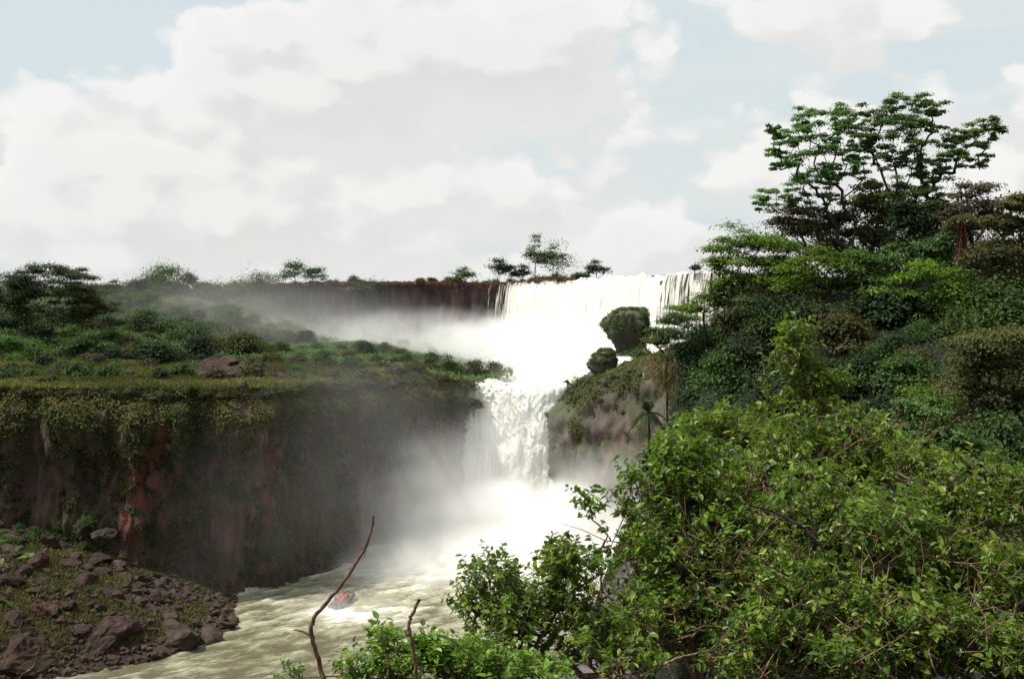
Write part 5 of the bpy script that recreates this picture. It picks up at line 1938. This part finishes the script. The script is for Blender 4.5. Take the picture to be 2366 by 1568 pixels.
def bare_branch(label, pts, Y, r0, r1, stubs=(), mat=BARK_RED):
    P = np.array([at(px, py, Y) for px, py in pts])
    t = np.linspace(0, 1, len(P))
    tt = np.linspace(0, 1, 40)
    C = np.stack([np.interp(tt, t, P[:, k]) for k in range(3)], -1)
    for k in range(3):
        C[1:-1] = (C[:-2] + 2 * C[1:-1] + C[2:]) / 4
    rng = np.random.default_rng(int(pts[0][0]))
    C[1:-1] += rng.normal(size=C[1:-1].shape) * r0 * 0.25
    base = C[0].copy()
    rad = r0 + (r1 - r0) * tt
    rad = rad * (1 + 0.22 * np.abs(noise3(np.stack([tt * 23, tt * 0, tt * 0], -1))))
    root = thing("bare_branch", label, "branch", base)
    V, F = polytube(C - base, rad, 8)
    obj("stem", mesh("stem", V, F, mat, True), root)
    for st in stubs:
        S = np.array([at(px, py, Y) for px, py in st]) - base
        V, F = polytube(S, np.linspace(r1 * 1.1, r1 * 0.6, len(S)), 7)
        obj("side_twig", mesh("side_twig", V, F, mat, True), root)


bare_branch("long crooked bare branch standing before the river and boat", [(762, 1610), (744, 1556), (726, 1495), (716, 1455), (724, 1428), (748, 1398), (790, 1348), (822, 1300), (846, 1262), (858, 1225), (863, 1192)],
            7.0, 0.016, 0.007, [[(716, 1466), (700, 1458), (684, 1454), (678, 1455)], [(845, 1262), (838, 1262), (832, 1268)]])
bare_branch("short bare branch tip pointing up beside the long crooked one", [(962, 1580), (960, 1530), (950, 1480), (943, 1446), (950, 1420), (963, 1398), (967, 1384)], 7.5, 0.013, 0.010)
bare_branch("stubby bare twig among the low leaves below the short branch", [(896, 1590), (896, 1540), (894, 1510)], 8.5, 0.009, 0.008)
bare_branch("thin curved twig crossing the dark rubble corner", [(35, 1590), (48, 1560), (72, 1545), (84, 1530), (88, 1500), (92, 1490)], 6.0, 0.006, 0.003)
# trunks and crooked limbs seen through the thicket
limbs = [("crooked dark limb forking upward in the middle of the thicket", [(2030, 1520), (1990, 1420), (1935, 1320), (1900, 1265), (1850, 1215), (1800, 1185), (1720, 1160)], 12.6, 0.055, 0.018, [[(1900, 1265), (1940, 1220), (1990, 1190), (2060, 1170)], [(1880, 1240), (1872, 1190), (1868, 1150)]]),
         ("thin dark stem standing upright in the sunlit shrub", [(1625, 1470), (1610, 1400), (1602, 1330), (1600, 1260), (1590, 1190)], 13.6, 0.032, 0.014, [[(1602, 1330), (1620, 1290), (1650, 1260)]]),
         ("bent bare limb low in the thicket's shade", [(1950, 1560), (1940, 1490), (1960, 1460), (1995, 1440), (2040, 1400), (2100, 1370)], 11.6, 0.030, 0.012, [[(1995, 1440), (2010, 1470), (2050, 1490)]]),
         ("pale twisted limb in the thicket's dark outer hollow", [(2240, 1545), (2290, 1490), (2340, 1430), (2350, 1380), (2310, 1340), (2280, 1300)], 11.6, 0.022, 0.010, [[(2310, 1340), (2340, 1330), (2360, 1310)], [(2300, 1335), (2312, 1300), (2330, 1290)]]),
         ("pale slanting limb crossing the sunlit shrub's foot", [(1850, 1560), (1900, 1480), (1930, 1420), (1960, 1350)], 12.0, 0.02, 0.010, []),
         ("thin pale fork rising among the sunlit leaves", [(1480, 1560), (1560, 1520), (1640, 1500), (1690, 1520)], 11.8, 0.02, 0.008, [[(1640, 1500), (1680, 1460), (1700, 1420)]])]
for lab, pts, Y, r0, r1, st in limbs:
    bare_branch(lab, pts, Y + 0.5, r0 * 0.72, r1 * 0.6, st, BARK_DARK if "dark limb" in lab or "dark stem" in lab else BARK_TAN)


# ------------------------------------------------------------------ excursion boat in the rapids
def build_boat():
    tube_m = plain_mat("boat_rubber", (0.075, 0.070, 0.085), 0.5)
    deck_m = plain_mat("boat_deck", (0.16, 0.15, 0.15), 0.6)
    eng_m = plain_mat("engine_cowl", (0.02, 0.02, 0.022), 0.35)
    vest_m = plain_mat("life_vest_cloth", (0.62, 0.11, 0.045), 0.7)
    skin_m = plain_mat("skin", (0.36, 0.20, 0.13), 0.6)
    dark_m = plain_mat("dark_cloth", (0.03, 0.035, 0.03), 0.8)
    hair_m = plain_mat("hair", (0.02, 0.014, 0.010), 0.6)
    c = at(790, 1404, 166.5)
    rz = math.radians(14)
    boat = thing("inflatable_boat", "grey inflatable boat carrying people in orange life vests through the foam", "boat", (c[0], c[1], 0.35))
    boat.rotation_euler = (math.radians(6), 0, -rz)
    boat.scale = (0.8, 0.8, 0.8)
    # tubes: a long U, stern at -Y, bow at +Y raised
    k = np.linspace(0, 1, 44)
    half = []
    for t in k:
        y = -3.6 + 6.2 * min(t / 0.62, 1.0) + (1.5 * math.sin((t - 0.62) / 0.38 * math.pi / 2) if t > 0.62 else 0)
        x = 1.25 if t < 0.62 else 1.25 * math.cos((t - 0.62) / 0.38 * math.pi / 2)
        z = 0.30 + (0.45 * ((t - 0.5) / 0.5) ** 2 if t > 0.5 else 0)
        half.append((x, y, z))
    path = np.array(half + [(-x, y, z) for x, y, z in half[::-1][1:]])
    rad = np.full(len(path), 0.34)
    rad[:3] = [0.12, 0.24, 0.32]
    rad[-3:] = [0.32, 0.24, 0.12]
    V, F = polytube(path, rad, 12)
    obj("tube", mesh("tube", V, F, tube_m, True), boat)
    hv = np.array([[-1.1, -3.4, 0.12], [1.1, -3.4, 0.12], [1.1, 2.4, 0.18], [0.55, 3.6, 0.40], [-0.55, 3.6, 0.40], [-1.1, 2.4, 0.18],
                   [0, -3.4, -0.45], [0, 2.4, -0.35], [0, 3.5, 0.1]])
    hf = [np.array([[0, 6, 7, 5], [6, 1, 2, 7], [5, 7, 8, 4], [7, 2, 3, 8]]), np.array([[0, 1, 6], [3, 4, 8]]), np.array([[0, 5, 2, 1], [5, 4, 3, 2]])]
    obj("hull", mesh("hull", hv, hf, deck_m), boat)

    def box(cx, cy, cz, sx, sy, sz, tp=0.85):
        v = []
        for z, s in ((-1, 1.0), (-0.8, 1.06), (0.7, 1.0), (1, tp)):
            for x, y in ((-1, -1), (1, -1), (1, 1), (-1, 1)):
                v.append((cx + x * sx * s, cy + y * sy * s, cz + z * sz))
        f = [[0, 3, 2, 1], [12, 13, 14, 15]]
        for l in range(3):
            for q in range(4):
                f.append([l * 4 + q, l * 4 + (q + 1) % 4, l * 4 + 4 + (q + 1) % 4, l * 4 + 4 + q])
        return np.array(v), np.array(f)
    V, F = box(0, -3.3, 0.45, 1.0, 0.07, 0.35, 0.95)
    obj("transom", mesh("transom", V, F, deck_m), boat)
    for y in (-1.7, -0.6, 0.5, 1.6):
        V, F = box(0, y, 0.42, 0.95, 0.18, 0.12, 0.95)
        obj("seat", mesh("seat", V, F, deck_m), boat)
    V, F = box(0, -2.6, 0.75, 0.38, 0.25, 0.45, 0.7)
    obj("console", mesh("console", V, F, deck_m), boat)
    for x in (-0.4, 0.4):
        V1, F1 = box(x, -3.62, 0.95, 0.22, 0.28, 0.32, 0.7)
        V2, F2 = box(x, -3.55, 0.25, 0.08, 0.12, 0.6, 0.9)
        e = obj("engine", mesh("engine", V1, F1, eng_m), boat)
        obj("engine_leg", mesh("engine_leg", V2, F2, eng_m), e)

    def skin_body(name, pts, edges, radii, mat):
        me = bpy.data.meshes.new(name)
        me.from_pydata([tuple(p) for p in pts], edges, [])
        o = bpy.data.objects.new(name, me)
        COL.objects.link(o)
        sm = o.modifiers.new("skin", 'SKIN')
        for i, r in enumerate(radii):
            me.skin_vertices[0].data[i].radius = r if isinstance(r, tuple) else (r, r)
        me.skin_vertices[0].data[0].use_root = True
        ss = o.modifiers.new("smooth", 'SUBSURF')
        ss.levels = ss.render_levels = 1
        me.materials.append(mat)
        return o

    sit = [(0, 0, 0.0), (0, 0.03, 0.28), (0, 0.04, 0.50), (0, 0.05, 0.60), (0, 0.07, 0.72), (0, 0.07, 0.82),
           (0.10, 0.05, -0.02), (0.13, 0.46, 0.03), (0.13, 0.50, -0.38), (0.13, 0.62, -0.42),
           (-0.10, 0.05, -0.02), (-0.13, 0.46, 0.03), (-0.13, 0.50, -0.38), (-0.13, 0.62, -0.42),
           (0.19, 0.04, 0.50), (0.27, 0.10, 0.24), (0.20, 0.36, 0.16), (-0.19, 0.04, 0.50), (-0.27, 0.10, 0.24), (-0.20, 0.36, 0.16)]
    stand = [(0, 0, 0.0), (0, 0.02, 0.28), (0, 0.02, 0.50), (0, 0.03, 0.60), (0, 0.05, 0.72), (0, 0.05, 0.82),
             (0.10, 0, -0.05), (0.13, 0.05, -0.48), (0.14, 0.0, -0.88), (0.14, 0.14, -0.92),
             (-0.10, 0, -0.05), (-0.13, 0.05, -0.48), (-0.14, 0.0, -0.88), (-0.14, 0.14, -0.92),
             (0.19, 0.02, 0.50), (0.26, 0.12, 0.24), (0.18, 0.36, 0.20), (-0.19, 0.02, 0.50), (-0.26, 0.12, 0.24), (-0.18, 0.36, 0.20)]
    E = [(0, 1), (1, 2), (2, 3), (3, 4), (4, 5), (0, 6), (6, 7), (7, 8), (8, 9), (0, 10), (10, 11), (11, 12), (12, 13), (2, 14), (14, 15), (15, 16), (2, 17), (17, 18), (18, 19)]
    R = [(0.16, 0.12), (0.15, 0.11), (0.16, 0.10), 0.055, 0.10, 0.085, 0.09, 0.065, 0.045, 0.035, 0.09, 0.065, 0.045, 0.035, 0.06, 0.045, 0.035, 0.06, 0.045, 0.035]

    def vest_mesh():
        a = np.linspace(0, 2 * math.pi, 16, endpoint=False)
        rows = []
        for z, sx, sy in ((0.02, 0.20, 0.17), (0.18, 0.22, 0.19), (0.38, 0.23, 0.19), (0.50, 0.20, 0.15), (0.55, 0.11, 0.10)):
            rows.append(np.stack([np.cos(a) * sx, np.sin(a) * sy + 0.03, 0 * a + z], -1))
        V = np.concatenate(rows)
        i = np.arange(5 * 16).reshape(5, 16)
        F = np.stack([i[:-1], np.roll(i, -1, 1)[:-1], np.roll(i, -1, 1)[1:], i[1:]], -1).reshape(-1, 4)
        return mesh("life_vest", V, F, vest_m, True)

    def hair_mesh():
        V = ICO2[0] * [0.105, 0.115, 0.11] + [0, 0.045, 0.80]
        keep = ICO2[1][np.all(V[ICO2[1]][:, :, 2] > 0.775, axis=1)]
        return mesh("hair", V, keep, hair_m, True)

    vm, hm = vest_mesh(), hair_mesh()
    M = Matrix.Translation(boat.location) @ boat.rotation_euler.to_matrix().to_4x4() @ Matrix.Scale(0.8, 4)
    first = None
    crew = [(0.55, 1.55, 0.62, False), (-0.5, 1.55, 0.62, False), (0.6, 0.45, 0.62, False), (0.0, 0.45, 0.62, False), (-0.6, 0.45, 0.62, False),
            (0.6, -0.65, 0.62, False), (-0.55, -0.65, 0.62, False), (0.55, -1.75, 0.62, False)]
    for i, (x, y, z, st) in enumerate(crew):
        p = M @ Vector((x, y, z))
        lab = "passenger in an orange life vest seated in the inflatable boat"
        if first is None:
            root = thing("person", lab, "person", p, "passengers seated in the boat")
            b = skin_body("body", sit, E, R, skin_m)
            b.parent = root
            obj("life_vest", vm, root)
            obj("hair", hm, root)
            first = root
        else:
            root = copy_thing(first, p, 0, (1, 1, 1))
        root.rotation_euler = (0, 0, -rz)
    p = M @ Vector((0.0, -2.95, 1.22))
    root = thing("person", "dark-clothed pilot standing at the stern of the inflatable boat", "person", p)
    b = skin_body("body", stand, E, R, dark_m)
    b.parent = root
    obj("hair", hm, root)
    root.rotation_euler = (0, 0, -rz)


build_boat()
